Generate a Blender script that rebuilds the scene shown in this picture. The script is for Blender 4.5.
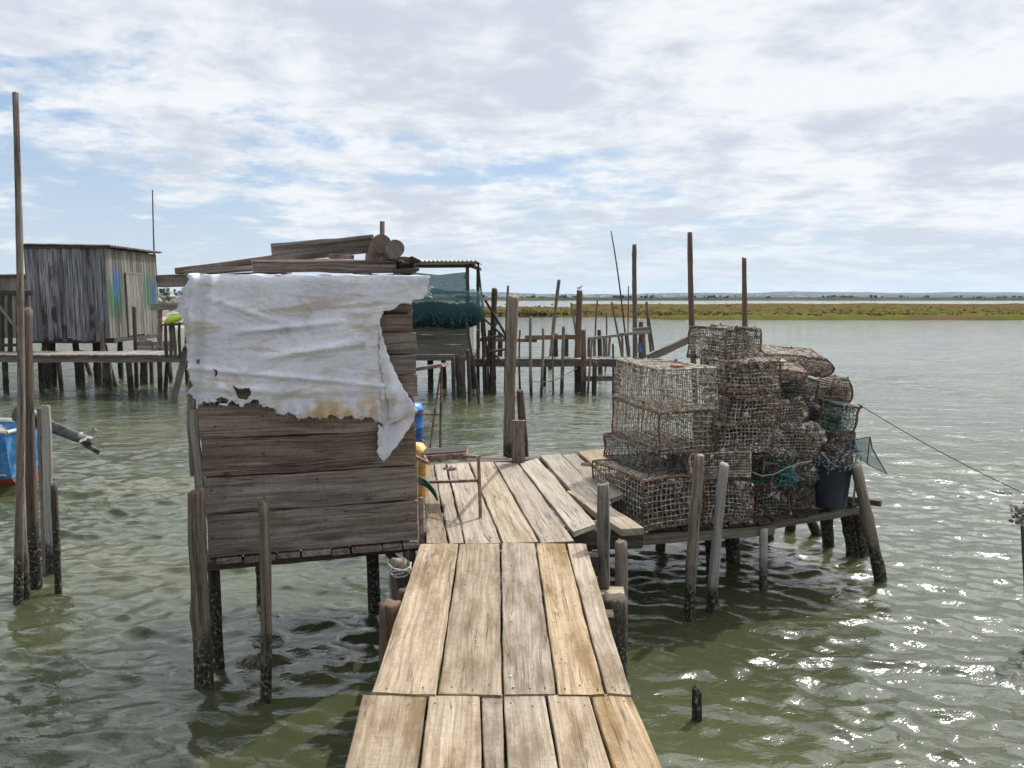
import bpy, math, random
import numpy as np
from mathutils import Vector, Matrix

for o in list(bpy.data.objects):
    bpy.data.objects.remove(o, do_unlink=True)
scene = bpy.context.scene
COL = scene.collection
R = math.radians

# ------------------------------------------------------------------ camera
FPX, PITCH, CAMZ = 760.0, R(6.53), 1.6
cam = bpy.data.cameras.new('camera')
cam.sensor_width = 36.0
cam.lens = FPX / 1024 * 36
cam.clip_end = 30000
cam_o = bpy.data.objects.new('camera', cam)
cam_o.location = (0, 0, CAMZ)
cam_o.rotation_euler = (math.pi / 2 - PITCH, 0, 0)
COL.objects.link(cam_o)
scene.camera = cam_o

# ------------------------------------------------------------------ light
SUN_EL, SUN_AZ = 54.0, 39.0          # azimuth to the right of straight ahead
scene.view_settings.view_transform = 'Standard'
scene.view_settings.look = 'None'
scene.view_settings.gamma = 1
scene.view_settings.exposure = 0.22
scene.view_settings.use_curve_mapping = False
scene.render.engine = 'CYCLES'
try:
    scene.cycles.use_denoising = True
    scene.cycles.denoiser = 'OPENIMAGEDENOISE'
    scene.cycles.max_bounces = 8
    scene.cycles.transparent_max_bounces = 16
    scene.cycles.sample_clamp_indirect = 4
    scene.cycles.sample_clamp_direct = 10
    scene.cycles.volume_bounces = 1
except Exception:
    pass

sun = bpy.data.lights.new('sun', 'SUN')
sun.energy = 3.1
sun.angle = R(0.8)
sun.color = (1.0, 0.95, 0.87)
sun_o = bpy.data.objects.new('sun', sun)
sd = Vector((math.sin(R(SUN_AZ)) * math.cos(R(SUN_EL)), math.cos(R(SUN_AZ)) * math.cos(R(SUN_EL)), math.sin(R(SUN_EL))))
sun_o.rotation_euler = sd.to_track_quat('Z', 'Y').to_euler()
sun_o.location = sd * 50
COL.objects.link(sun_o)


class NT:
    """Small helper for writing node trees."""
    def __init__(self, tree):
        self.t = tree
        self.n = tree.nodes
        self.l = tree.links

    def set(self, sock, val):
        if isinstance(val, bpy.types.NodeSocket):
            self.l.new(val, sock)
        elif val is not None:
            if hasattr(sock.default_value, '__len__') and not hasattr(val, '__len__'):
                val = [val] * len(sock.default_value)
            if hasattr(sock.default_value, '__len__') and len(sock.default_value) == 4 and len(val) == 3:
                val = (*val, 1)
            sock.default_value = val

    def node(self, typ, ins=None, **props):
        nd = self.n.new(typ)
        for k, v in props.items():
            setattr(nd, k, v)
        for k, v in (ins or {}).items():
            self.set(nd.inputs[k], v)
        return nd

    def math(self, op, a, b=0.0, c=None, clamp=False):
        nd = self.node('ShaderNodeMath', operation=op, use_clamp=clamp)
        self.set(nd.inputs[0], a)
        self.set(nd.inputs[1], b)
        if c is not None:
            self.set(nd.inputs[2], c)
        return nd.outputs[0]

    def noise(self, vec, scale=5, detail=4, rough=0.55, dist=0.0):
        nd = self.node('ShaderNodeTexNoise', {'Vector': vec, 'Scale': scale, 'Detail': detail, 'Roughness': rough, 'Distortion': dist})
        return nd.outputs[0]

    def voronoi(self, vec, scale=5, feature='F1', rand=1.0):
        return self.node('ShaderNodeTexVoronoi', {'Vector': vec, 'Scale': scale, 'Randomness': rand}, feature=feature)

    def ss(self, x, lo, hi, a=0.0, b=1.0):
        nd = self.node('ShaderNodeMapRange', {'Value': x, 'From Min': lo, 'From Max': hi, 'To Min': a, 'To Max': b}, interpolation_type='SMOOTHSTEP')
        return nd.outputs[0]

    def mix(self, f, a, b, blend='MIX'):
        nd = self.node('ShaderNodeMix', data_type='RGBA', blend_type=blend)
        self.set(nd.inputs[0], f)
        self.set(nd.inputs[6], a)
        self.set(nd.inputs[7], b)
        return nd.outputs[2]

    def ramp(self, f, stops):
        nd = self.node('ShaderNodeValToRGB', {'Fac': f})
        e = nd.color_ramp.elements
        while len(e) < len(stops):
            e.new(0.5)
        for el, (p, c) in zip(e, stops):
            el.position = p
            el.color = (*c, 1)
        return nd.outputs[0]

    def xyz(self, x, y, z):
        return self.node('ShaderNodeCombineXYZ', {0: x, 1: y, 2: z}).outputs[0]

    def sep(self, v):
        s = self.node('ShaderNodeSeparateXYZ', {0: v})
        return s.outputs[0], s.outputs[1], s.outputs[2]


# ------------------------------------------------------------------ world: blue sky and high broken cloud
world = bpy.data.worlds.new('World')
scene.world = world
world.use_nodes = True
world.node_tree.nodes.clear()
w = NT(world.node_tree)
SKY_K = 0.10
sky = w.node('ShaderNodeTexSky', sky_type='NISHITA', sun_disc=False, sun_elevation=R(SUN_EL), sun_rotation=R(SUN_AZ),
             altitude=0, air_density=1.0, dust_density=1.0, ozone_density=1.5)
dirv = w.node('ShaderNodeTexCoord').outputs['Generated']
dx, dy, dz = w.sep(dirv)
zz = w.math('ADD', w.math('MAXIMUM', dz, 0.0), 0.13)
px_ = w.math('DIVIDE', dx, zz)
py_ = w.math('DIVIDE', dy, zz)
pv = w.xyz(px_, py_, 3.7)
big = w.noise(pv, 0.75, 2, 0.5, 0.2)
med = w.noise(pv, 2.6, 8, 0.64, 0.2)
fine = w.noise(pv, 7.5, 8, 0.62, 0.1)
dens = w.math('ADD', w.math('ADD', w.math('MULTIPLY', big, 0.55), w.math('MULTIPLY', med, 0.55)), w.math('MULTIPLY', fine, 0.22))
# more cloud to the right and towards the sun, a gap to the upper left
dens = w.math('ADD', dens, w.math('ADD', w.math('MULTIPLY', dx, 0.15), 0.028))
dens = w.math('ADD', dens, w.ss(dz, 0.06, 0.30, -0.055, 0.045))
cover = w.ss(dens, 0.525, 0.675)
thick = w.ss(w.math('ADD', w.math('MULTIPLY', w.noise(pv, 1.5, 7, 0.6, 0.3), .65), w.math('MULTIPLY', w.noise(pv, 4.6, 8, 0.64, 0.2), .35)), 0.42, 0.60)
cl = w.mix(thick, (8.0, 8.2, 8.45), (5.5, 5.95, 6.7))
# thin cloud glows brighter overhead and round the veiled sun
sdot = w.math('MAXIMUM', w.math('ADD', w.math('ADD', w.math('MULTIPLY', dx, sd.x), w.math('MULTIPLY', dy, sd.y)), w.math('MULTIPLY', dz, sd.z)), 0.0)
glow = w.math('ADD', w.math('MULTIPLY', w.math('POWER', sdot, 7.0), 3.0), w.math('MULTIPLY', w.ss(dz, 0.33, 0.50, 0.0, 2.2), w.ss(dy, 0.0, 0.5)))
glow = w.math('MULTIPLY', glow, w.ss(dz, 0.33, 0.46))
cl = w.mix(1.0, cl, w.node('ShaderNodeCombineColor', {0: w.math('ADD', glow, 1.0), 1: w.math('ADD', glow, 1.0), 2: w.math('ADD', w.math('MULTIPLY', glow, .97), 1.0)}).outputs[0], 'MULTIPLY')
low = w.ss(dz, 0.0, 0.22, 1.0, 0.0)
bluesky = w.mix(0.55, sky.outputs[0], (3.7, 5.2, 7.4))
bluesky = w.mix(w.math('MULTIPLY', low, 0.75), bluesky, (5.6, 6.4, 7.4))
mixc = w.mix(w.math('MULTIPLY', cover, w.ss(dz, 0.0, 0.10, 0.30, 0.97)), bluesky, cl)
below = w.ss(dz, -0.04, 0.0)
back = w.ss(dy, 0.05, -0.5, 1.0, 0.88)
mixc = w.mix(1.0, mixc, w.node('ShaderNodeCombineColor', {0: back, 1: back, 2: back}).outputs[0], 'MULTIPLY')
mixc = w.mix(below, (1.5, 1.7, 1.5), mixc)
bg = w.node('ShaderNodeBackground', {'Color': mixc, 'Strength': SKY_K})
wo = w.node('ShaderNodeOutputWorld', {'Surface': bg.outputs[0]})

# ------------------------------------------------------------------ pixel helper: photograph -> true place in the world
ZW = -0.85                           # water level; the boardwalk is z = 0
_sp, _cp = math.sin(PITCH), math.cos(PITCH)


def ray(u, v):
    x, y = (u - 512) / FPX, (384 - v) / FPX
    return Vector((x, _cp + y * _sp, -_sp + y * _cp))


def G(u, v, z=0.0):
    d = ray(u, v)
    return Vector((0, 0, CAMZ)) + d * ((z - CAMZ) / d.z)


def D(u, v, dist):
    d = ray(u, v)
    return Vector((0, 0, CAMZ)) + d * (dist / d.y)


def PL(u, v, p, n):
    d = ray(u, v)
    c = Vector((0, 0, CAMZ))
    return c + d * ((p - c).dot(n) / d.dot(n))


# ------------------------------------------------------------------ mesh builder
class MB:
    def __init__(self, seed=0):
        self.v, self.f, self.uv, self.t, self.m = [], [], [], [], []
        self.r = random.Random(seed)

    def face(self, idx, uvs, tint, mi=0):
        self.f.append(idx)
        self.uv.extend(uvs)
        self.t.append(tint)
        self.m.append(mi)

    def loft(self, rings, tint=None, mi=0, caps=(True, True), u0=None):
        """rings: list of closed loops of Vectors, same count."""
        if tint is None:
            tint = self.r.random()
        k = len(rings[0])
        base = len(self.v)
        per = [0.0]
        r0 = rings[len(rings) // 2]
        for i in range(k):
            per.append(per[-1] + (r0[(i + 1) % k] - r0[i]).length)
        u = self.r.uniform(0, 20) if u0 is None else u0
        us = [u]
        for i, rg in enumerate(rings):
            if i:
                a = sum((rings[i - 1][j] for j in range(k)), Vector()) / k
                b = sum((rg[j] for j in range(k)), Vector()) / k
                us.append(us[-1] + (b - a).length)
            self.v.extend(tuple(p) for p in rg)
        for i in range(len(rings) - 1):
            for j in range(k):
                j2 = (j + 1) % k
                a = base + i * k
                self.face((a + j, a + j2, a + k + j2, a + k + j),
                          [(us[i], per[j]), (us[i], per[j + 1]), (us[i + 1], per[j + 1]), (us[i + 1], per[j])], tint, mi)
        for end, on in ((0, caps[0]), (len(rings) - 1, caps[1])):
            if not on:
                continue
            ids = [base + end * k + j for j in range(k)]
            c = rings[end][0]
            uvs = [(u + (p - c).x * 0.3 + (p - c).y * .2, (p - c).z + (p - c).y + (p - c).x) for p in rings[end]]
            if end == 0:
                ids, uvs = ids[::-1], uvs[::-1]
            self.face(tuple(ids), uvs, tint, mi)

    def tube(self, pts, rad, sides=6, tint=None, mi=0, jit=0.0, caps=True):
        pts = [Vector(p) for p in pts]
        n = len(pts)
        rads = rad if hasattr(rad, '__len__') else [rad] * n
        t0 = (pts[1] - pts[0]).normalized()
        ref = Vector((0, 0, 1)) if abs(t0.z) < 0.9 else Vector((1, 0, 0))
        rings = []
        a = t0.cross(ref).normalized()
        for i in range(n):
            t = (pts[min(i + 1, n - 1)] - pts[max(i - 1, 0)]).normalized()
            a = (a - t * a.dot(t)).normalized()
            b = t.cross(a)
            rings.append([pts[i] + (a * math.cos(2 * math.pi * j / sides) + b * math.sin(2 * math.pi * j / sides)) *
                          rads[i] * (1 + (self.r.uniform(-jit, jit) if jit else 0)) for j in range(sides)])
        self.loft(rings, tint, mi, (caps, caps))

    def post(self, p0, p1, r0, r1, sides=11, seg=None, bend=0.012, lump=0.07, tint=None, mi=0, ragged=0.4):
        p0, p1 = Vector(p0), Vector(p1)
        L = (p1 - p0).length
        seg = seg or max(6, min(44, int(L / 0.06)))
        t = (p1 - p0).normalized()
        ref = Vector((0, 1, 0)) if abs(t.y) < 0.9 else Vector((1, 0, 0))
        a = t.cross(ref).normalized()
        b = t.cross(a)
        ph = [self.r.uniform(0, 6.28) for _ in range(8)]
        prof = [1 + self.r.uniform(-lump, lump) * 1.3 for _ in range(sides)]
        bend = bend * 1.7
        kn = [(self.r.uniform(.1, .95), self.r.uniform(0, 6.28), self.r.uniform(.1, .28)) for _ in range(int(1 + L * 2))]
        rings = []
        for i in range(seg + 1):
            s = i / seg
            c = p0 + (p1 - p0) * s
            c += a * bend * L * (math.sin(s * 3.1 + ph[0]) - math.sin(ph[0]) * (1 - s) - math.sin(3.1 + ph[0]) * s) * .7
            c += b * bend * L * (math.sin(s * 5 + ph[1]) - math.sin(ph[1]) * (1 - s) - math.sin(5 + ph[1]) * s) * .5
            r = r0 + (r1 - r0) * s
            r *= 1 + lump * 0.8 * math.sin(s * L * 9 + ph[2]) * math.sin(s * L * 4 + ph[3])
            ring = []
            for j in range(sides):
                th = 2 * math.pi * j / sides
                rr = r * (prof[j] + 0.04 * math.sin(2 * th + s * L * 2 + ph[4])) * (1 + self.r.uniform(-.02, .02))
                for (ks, kt, ka) in kn:
                    rr *= 1 + ka * math.exp(-((s - ks) * L / .045) ** 2 - ((math.cos(th - kt) - 1) / .35) ** 2) * min(1, lump * 9)
                q = c + (a * math.cos(th) + b * math.sin(th)) * rr
                if i == seg:
                    q += t * r * ragged * self.r.uniform(-1, 1)
                ring.append(q)
            rings.append(ring)
        # worn, slightly rounded top
        top = rings[-1]
        c = sum(top, Vector()) / sides
        rings.append([c + (q - c) * 0.78 + t * r1 * 0.18 for q in top])
        self.loft(rings, tint, mi)

    def plank(self, a, b, wd, th, side=None, seg=None, wob=0.003, tint=None, mi=0, twist=0.0, endj=0.006, ch=0.004):
        """board from a to b (centre line), wd along `side`, th along the third axis"""
        a, b = Vector(a), Vector(b)
        t = (b - a)
        L = t.length
        t.normalize()
        if side is None:
            side = t.cross(Vector((0, 0, 1)))
            if side.length < 1e-3:
                side = Vector((1, 0, 0))
        side = (Vector(side) - t * Vector(side).dot(t)).normalized()
        up = side.cross(t).normalized()
        nl = lambda s: a + t * (L * s) - side * wd / 2
        nr = lambda s: a + t * (L * s) + side * wd / 2
        self.board(nl, nr, L, up, th, seg, wob, tint, mi, twist, endj, ch)

    def board(self, fl, fr, L, up, th, seg=None, wob=0.003, tint=None, mi=0, twist=0.0, endj=0.006, ch=0.004):
        """generic board: left edge fl(s), right edge fr(s), top surface lies on them raised th/2"""
        seg = seg or max(3, min(24, int(L / 0.10)))
        ph = [self.r.uniform(0, 6.28) for _ in range(6)]
        rings = []
        for i in range(seg + 1):
            s = i / seg
            l, r_ = fl(s), fr(s)
            sd_ = (r_ - l)
            wd = sd_.length
            sd_ = sd_ / wd
            along = (fl(min(1, s + .01)) - fl(max(0, s - .01))).normalized()
            x = s * L
            wl = wob * (math.sin(x * 7 + ph[0]) + 0.6 * math.sin(x * 17 + ph[1]) + self.r.uniform(-.5, .5))
            wr = wob * (math.sin(x * 6 + ph[2]) + 0.6 * math.sin(x * 19 + ph[3]) + self.r.uniform(-.5, .5))
            wz = wob * 1.0 * math.sin(x * 3 + ph[4]) * 0.7
            tw = twist * math.sin(x * 1.3 + ph[5])
            c = (l + r_) / 2 + up * wz
            e = along * (self.r.uniform(-endj, endj) if i in (0, seg) else 0)
            hl, hr = wd / 2 + wl, wd / 2 + wr
            u1 = up * th / 2
            cc = ch
            ring = []
            for (q, h) in ((-hl + cc, -1), (-hl, -1 + 2 * cc / th), (-hl, 1 - 2 * cc / th), (-hl + cc, 1), (-hl * .33, 1.0), (hr * .33, 1.0),
                           (hr - cc, 1), (hr, 1 - 2 * cc / th), (hr, -1 + 2 * cc / th), (hr - cc, -1)):
                ej = along * (self.r.uniform(-endj, endj) if i in (0, seg) else 0)
                ring.append(c + sd_ * q + u1 * h + up * (tw * q / wd) + e + ej)
            rings.append(ring)
        self.loft(rings, tint, mi)

    def box(self, c, half, rot=None, tint=None, mi=0, ch=0.004):
        M = rot or Matrix.Identity(3)
        x, y, z = M @ Vector((1, 0, 0)), M @ Vector((0, 1, 0)), M @ Vector((0, 0, 1))
        c = Vector(c)
        self.plank(c - x * half[0], c + x * half[0], half[1] * 2, half[2] * 2, side=-y, seg=3, wob=0, tint=tint, mi=mi, endj=0, ch=min(ch, half[2] * .4, half[1] * .4))

    def lump(self, c, r, tint=None, mi=0, flat=1.0):
        c = Vector(c)
        tint = self.r.random() if tint is None else tint
        b = len(self.v)
        q = Matrix.Rotation(self.r.uniform(0, 6.28), 3, Vector((self.r.uniform(-1, 1), self.r.uniform(-1, 1), self.r.uniform(-1, 1) + .01)).normalized())
        for p in OCT:
            k = r * self.r.uniform(0.55, 1.25)
            self.v.append(tuple(c + q @ Vector((p[0] * k, p[1] * k * flat, p[2] * k * .8))))
        for f in OCTF:
            self.face(tuple(b + i for i in f), [(0, 0), (r, 0), (0, r)], tint, mi)

    def build(self, name, mats, parent=None, origin=(0, 0, 0), smooth=False):
        """vertices are in world space; origin = world place of the parent (or of the object itself if it has no parent)"""
        me = bpy.data.meshes.new(name)
        o = Vector(origin)
        arr = np.array(self.v, dtype=np.float64) - np.array(o)
        me.from_pydata(arr.tolist(), [], self.f)
        uvl = me.uv_layers.new(name='UVMap')
        uvl.data.foreach_set('uv', np.array(self.uv, dtype=np.float32).ravel())
        at = me.attributes.new('tint', 'FLOAT', 'FACE')
        at.data.foreach_set('value', np.array(self.t, dtype=np.float32))
        if not isinstance(mats, (list, tuple)):
            mats = [mats]
        for m in mats:
            me.materials.append(m)
        me.polygons.foreach_set('material_index', self.m)
        me.polygons.foreach_set('use_smooth', [smooth] * len(self.f))
        me.update()
        ob = bpy.data.objects.new(name, me)
        if parent is None:
            ob.location = o
        else:
            ob.parent = parent
        COL.objects.link(ob)
        return ob


OCT = [(1, 0, 0), (-1, 0, 0), (0, 1, 0), (0, -1, 0), (0, 0, 1), (0, 0, -1)]
OCTF = [(0, 2, 4), (2, 1, 4), (1, 3, 4), (3, 0, 4), (2, 0, 5), (1, 2, 5), (3, 1, 5), (0, 3, 5)]


def tag(o, label, cat, group=None, kind=None):
    o['label'] = label
    o['category'] = cat
    if group:
        o['group'] = group
    if kind:
        o['kind'] = kind
    return o


def empty(name, loc, label, cat, group=None):
    e = bpy.data.objects.new(name, None)
    e.empty_display_size = 0.2
    e.location = loc
    COL.objects.link(e)
    return tag(e, label, cat, group)


# ------------------------------------------------------------------ materials
MATS = {}


def newmat(name):
    m = bpy.data.materials.new(name)
    m.use_nodes = True
    m.node_tree.nodes.clear()
    return m, NT(m.node_tree)


def finish(nt, color, rough=0.8, bump=None, bstr=0.4, bdist=0.01, spec=0.15, extra=None):
    ins = {'Base Color': color, 'Roughness': rough, 'Specular IOR Level': spec}
    ins.update(extra or {})
    p = nt.node('ShaderNodeBsdfPrincipled', ins)
    if bump is not None:
        bn = nt.node('ShaderNodeBump', {'Height': bump, 'Strength': bstr, 'Distance': bdist})
        nt.l.new(bn.outputs[0], p.inputs['Normal'])
    out = nt.node('ShaderNodeOutputMaterial')
    nt.l.new(p.outputs[0], out.inputs['Surface'])
    return p


def wood(name, dark, light, stain, stain_amt=0.5, crack=0.6, wet=False, knots=0.6, bstr=0.6, var=0.35, dust=None, wet_top=0.5):
    m, n = newmat(name)
    uv = n.node('ShaderNodeUVMap').outputs[0]
    u, v, _ = n.sep(uv)
    tint = n.node('ShaderNodeAttribute', attribute_name='tint').outputs['Fac']
    tz = n.math('MULTIPLY', tint, 41.0)
    # knots pull the grain sideways
    kv = n.voronoi(n.xyz(n.math('MULTIPLY', u, 1.1), n.math('MULTIPLY', v, 5.0), tz), 1.0)
    kd = kv.outputs['Distance']
    knot = n.ss(kd, 0.05, 0.17, 1.0, 0.0)
    pull = n.ss(kd, 0.0, 0.55, 0.02, 0.0)
    warp = n.noise(n.xyz(n.math('MULTIPLY', u, 1.2), n.math('MULTIPLY', v, 5), tz), 1.0, 2)
    vv = n.math('ADD', n.math('ADD', v, pull), n.math('MULTIPLY', warp, 0.05))
    grain = n.noise(n.xyz(n.math('MULTIPLY', u, 1.6), n.math('MULTIPLY', vv, 52), tz), 1.0, 6, 0.62)
    fine_ = n.noise(n.xyz(n.math('MULTIPLY', u, 9), n.math('MULTIPLY', vv, 210), tz), 1.0, 4, 0.65)
    blot = n.noise(n.xyz(n.math('MULTIPLY', u, 2.2), n.math('MULTIPLY', v, 7.5), tz), 1.0, 8, 0.68)
    speck = n.noise(n.xyz(n.math('MULTIPLY', u, 38), n.math('MULTIPLY', v, 60), tz), 1.0, 3, 0.7)
    g = n.math('ADD', n.math('MULTIPLY', grain, 0.62), n.math('MULTIPLY', fine_, 0.38))
    col = n.mix(n.ss(g, 0.33, 0.66), dark, light)
    col = n.mix(n.math('MULTIPLY', n.ss(blot, 0.42, 0.64), stain_amt), col, n.mix(n.ss(g, .35, .65), tuple(c * .6 for c in stain), stain))
    col = n.mix(n.math('MULTIPLY', n.ss(fine_, 0.54, 0.70), 0.55), col, tuple(c * .5 for c in dark))
    saw = n.noise(n.xyz(n.math('MULTIPLY', u, 150), n.math('MULTIPLY', v, 14), tz), 1.0, 2, 0.6)
    col = n.mix(n.math('MULTIPLY', n.ss(saw, 0.48, 0.66), 0.18), col, tuple(c * .55 for c in dark))
    if dust is not None:
        col = n.mix(n.math('MULTIPLY', n.ss(speck, 0.60, 0.74), 0.28), col, dust)
        col = n.mix(n.math('MULTIPLY', n.ss(speck, 0.42, 0.30), 0.5), col, tuple(c * .6 for c in dark))
    ck = n.noise(n.xyz(n.math('MULTIPLY', u, 0.9), n.math('MULTIPLY', vv, 24), n.math('ADD', tz, 9.3)), 1.0, 3, 0.5)
    ckm = n.math('MULTIPLY', n.ss(n.math('ABSOLUTE', n.math('SUBTRACT', ck, 0.5)), 0.004, 0.016, 1.0, 0.0),
                 n.ss(n.noise(n.xyz(n.math('MULTIPLY', u, 1.1), n.math('MULTIPLY', v, 9), n.math('ADD', tz, 3.1)), 1.0, 2), 0.50, 0.60))
    col = n.mix(n.math('MULTIPLY', ckm, crack), col, (0.012, 0.01, 0.008))
    col = n.mix(n.math('MULTIPLY', knot, knots), col, tuple(c * .42 for c in dark))
    wn = n.node('ShaderNodeTexWhiteNoise', {'W': tz}, noise_dimensions='1D').outputs['Value']
    hs = n.node('ShaderNodeHueSaturation', {'Color': col, 'Value': n.math('ADD', n.math('MULTIPLY', wn, 2 * var), 1 - var),
                                            'Saturation': n.math('ADD', n.math('MULTIPLY', n.math('FRACT', n.math('MULTIPLY', tint, 7.7)), 0.5), 0.75)})
    col = hs.outputs[0]
    rough = 0.85
    hgt = n.math('SUBTRACT', n.math('ADD', n.math('MULTIPLY', g, 1.0), n.math('ADD', n.math('MULTIPLY', speck, 0.25), n.math('MULTIPLY', saw, -0.3))), n.math('MULTIPLY', ckm, 0.9))
    if wet:
        pz = n.sep(n.node('ShaderNodeNewGeometry').outputs['Position'])
        pn = n.noise(n.node('ShaderNodeNewGeometry').outputs['Position'], 6, 4)
        lvl = n.math('SUBTRACT', n.math('SUBTRACT', pz[2], n.math('MULTIPLY', n.math('SUBTRACT', pn, 0.5), 0.5)), ZW)
        wm = n.ss(lvl, wet_top * .45, wet_top, 1.0, 0.0)
        crust = n.noise(n.node('ShaderNodeNewGeometry').outputs['Position'], 45, 3, 0.6)
        wetc = n.ramp(crust, [(0.30, (0.012, 0.011, 0.008)), (0.50, (0.035, 0.032, 0.022)), (0.60, (0.11, 0.10, 0.075)), (0.68, (0.30, 0.285, 0.245))])
        col = n.mix(wm, col, wetc)
        rough = n.math('SUBTRACT', 0.85, n.math('MULTIPLY', n.ss(lvl, 0.05, 0.25, 1, 0), 0.45))
        hgt = n.math('ADD', hgt, n.math('MULTIPLY', n.math('MULTIPLY', crust, wm), 1.6))
    finish(n, col, rough, hgt, bstr, 0.006, 0.25)
    MATS[name] = m
    return m


M_DECK = wood('deck_wood', (0.20, 0.148, 0.098), (0.42, 0.336, 0.240), (0.215, 0.145, 0.08), 0.95, 0.5, var=0.14, dust=(0.60, 0.53, 0.43), bstr=0.6)
M_DECK2 = wood('rear_deck_wood', (0.19, 0.147, 0.103), (0.42, 0.348, 0.265), (0.26, 0.185, 0.11), 0.55, 0.6, var=0.18, dust=(0.60, 0.55, 0.47), bstr=0.8)
M_HUT = wood('hut_wood', (0.105, 0.079, 0.062), (0.39, 0.322, 0.264), (0.14, 0.085, 0.055), 0.5, 0.8, var=0.27, dust=(0.30, 0.28, 0.25))
M_GREY = wood('grey_wood', (0.095, 0.08, 0.068), (0.35, 0.31, 0.265), (0.16, 0.11, 0.075), 0.4, 0.8, var=0.3, dust=(0.33, 0.31, 0.28))
M_POST = wood('post_wood', (0.065, 0.052, 0.042), (0.37, 0.315, 0.255), (0.17, 0.105, 0.065), 0.5, 0.9, wet=True, var=0.3, dust=(0.34, 0.31, 0.27))
M_POSTD = wood('dark_post_wood', (0.035, 0.027, 0.022), (0.17, 0.13, 0.10), (0.09, 0.05, 0.03), 0.5, 0.9, wet=True, var=0.3, wet_top=0.75)
M_POSTR = wood('brown_post_wood', (0.11, 0.075, 0.055), (0.27, 0.19, 0.145), (0.2, 0.11, 0.07), 0.5, 0.8, wet=True, var=0.2)
M_DARK = wood('dark_beam_wood', (0.035, 0.03, 0.026), (0.13, 0.11, 0.095), (0.08, 0.055, 0.04), 0.5, 0.8, var=0.3, wet=True, wet_top=0.3)
M_PALE = wood('pale_board_wood', (0.28, 0.26, 0.235), (0.50, 0.47, 0.43), (0.36, 0.28, 0.22), 0.3, 0.5, var=0.15, wet=True, wet_top=0.35)
M_BEAM = wood('platform_beam_wood', (0.10, 0.085, 0.07), (0.30, 0.265, 0.22), (0.18, 0.13, 0.09), 0.5, 0.8, var=0.25)
M_RAIL = wood('far_walkway_wood', (0.13, 0.115, 0.1), (0.34, 0.31, 0.27), (0.19, 0.15, 0.12), 0.4, 0.6, var=0.25)


def simple(name, c1, c2, scale=20, rough=0.7, bstr=0.3, spec=0.3, metallic=0.0, coords='Object', detail=5, lo=.4, hi=.62):
    m, n = newmat(name)
    tc = n.node('ShaderNodeTexCoord').outputs[coords]
    f = n.noise(tc, scale, detail, 0.62)
    finish(n, n.mix(n.ss(f, lo, hi), c1, c2), rough, f, bstr, 0.01, spec, {'Metallic': metallic})
    MATS[name] = m
    return m


M_RUST = simple('rusty_iron', (0.075, 0.05, 0.038), (0.25, 0.145, 0.095), 14, 0.85)
M_RUSTP = simple('rust_brown_rail', (0.16, 0.105, 0.085), (0.30, 0.215, 0.18), 25, 0.8)
M_WIRE = simple('fouled_wire', (0.17, 0.14, 0.108), (0.54, 0.475, 0.385), 24, 0.85)
M_WIRED = simple('dark_fouled_net', (0.06, 0.058, 0.054), (0.30, 0.28, 0.24), 24, 0.85)
M_WIREG = simple('teal_net_cord', (0.03, 0.075, 0.07), (0.14, 0.22, 0.20), 24, 0.85)
M_IRON = simple('dark_iron', (0.03, 0.026, 0.024), (0.10, 0.075, 0.06), 20, 0.7)
M_BUCKET = simple('black_blue_plastic', (0.028, 0.037, 0.05), (0.05, 0.062, 0.08), 6, 0.45, 0.1, 0.5)
M_ROPEB = simple('light_blue_rope', (0.10, 0.26, 0.36), (0.22, 0.42, 0.50), 60, 0.8)
M_ROPEW = simple('pale_rope', (0.28, 0.26, 0.22), (0.48, 0.46, 0.41), 60, 0.85)
M_ROPED = simple('dark_line', (0.06, 0.06, 0.055), (0.14, 0.14, 0.13), 60, 0.8)
M_ROPET = simple('teal_rope', (0.04, 0.14, 0.13), (0.16, 0.32, 0.30), 60, 0.8)
M_YELLOW = simple('yellow_plastic', (0.40, 0.25, 0.06), (0.66, 0.44, 0.13), 14, 0.5, 0.1, 0.5)
M_BLUEP = simple('blue_plastic', (0.02, 0.09, 0.30), (0.04, 0.19, 0.52), 14, 0.4, 0.1, 0.5)
M_BOATBLUE = simple('blue_boat_paint', (0.02, 0.15, 0.40), (0.09, 0.27, 0.52), 9, 0.45, 0.1, 0.5)
M_BOATRED = simple('red_antifouling', (0.30, 0.075, 0.035), (0.44, 0.13, 0.065), 6, 0.7)
M_WHITEP = simple('worn_white_paint', (0.48, 0.47, 0.43), (0.68, 0.66, 0.61), 6, 0.6)
M_BLACK = simple('black_plastic', (0.015, 0.015, 0.016), (0.045, 0.045, 0.05), 10, 0.45, 0.2, 0.5)
M_GREYC = simple('grey_canvas', (0.16, 0.16, 0.17), (0.30, 0.30, 0.31), 10, 0.85)
M_LIME = simple('lime_plastic', (0.42, 0.66, 0.03), (0.55, 0.78, 0.06), 6, 0.5, 0.1, 0.5)
M_HOSE = simple('green_hose', (0.008, 0.06, 0.038), (0.02, 0.12, 0.075), 30, 0.5)
M_GREENN = simple('dark_green_net_heap', (0.004, 0.022, 0.026), (0.016, 0.05, 0.052), 14, 0.9, 1.0)
M_ROOFT = simple('corrugated_sheet', (0.50, 0.45, 0.40), (0.66, 0.61, 0.55), 6, 0.75)
M_GULL = simple('gull_feather', (0.55, 0.55, 0.55), (0.75, 0.75, 0.75), 10, 0.8)
M_NAIL = simple('nail_iron', (0.03, 0.025, 0.022), (0.09, 0.06, 0.045), 50, 0.8)
M_BARK = simple('bark', (0.035, 0.027, 0.023), (0.13, 0.105, 0.088), 26, 0.9, 1.0)


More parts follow.
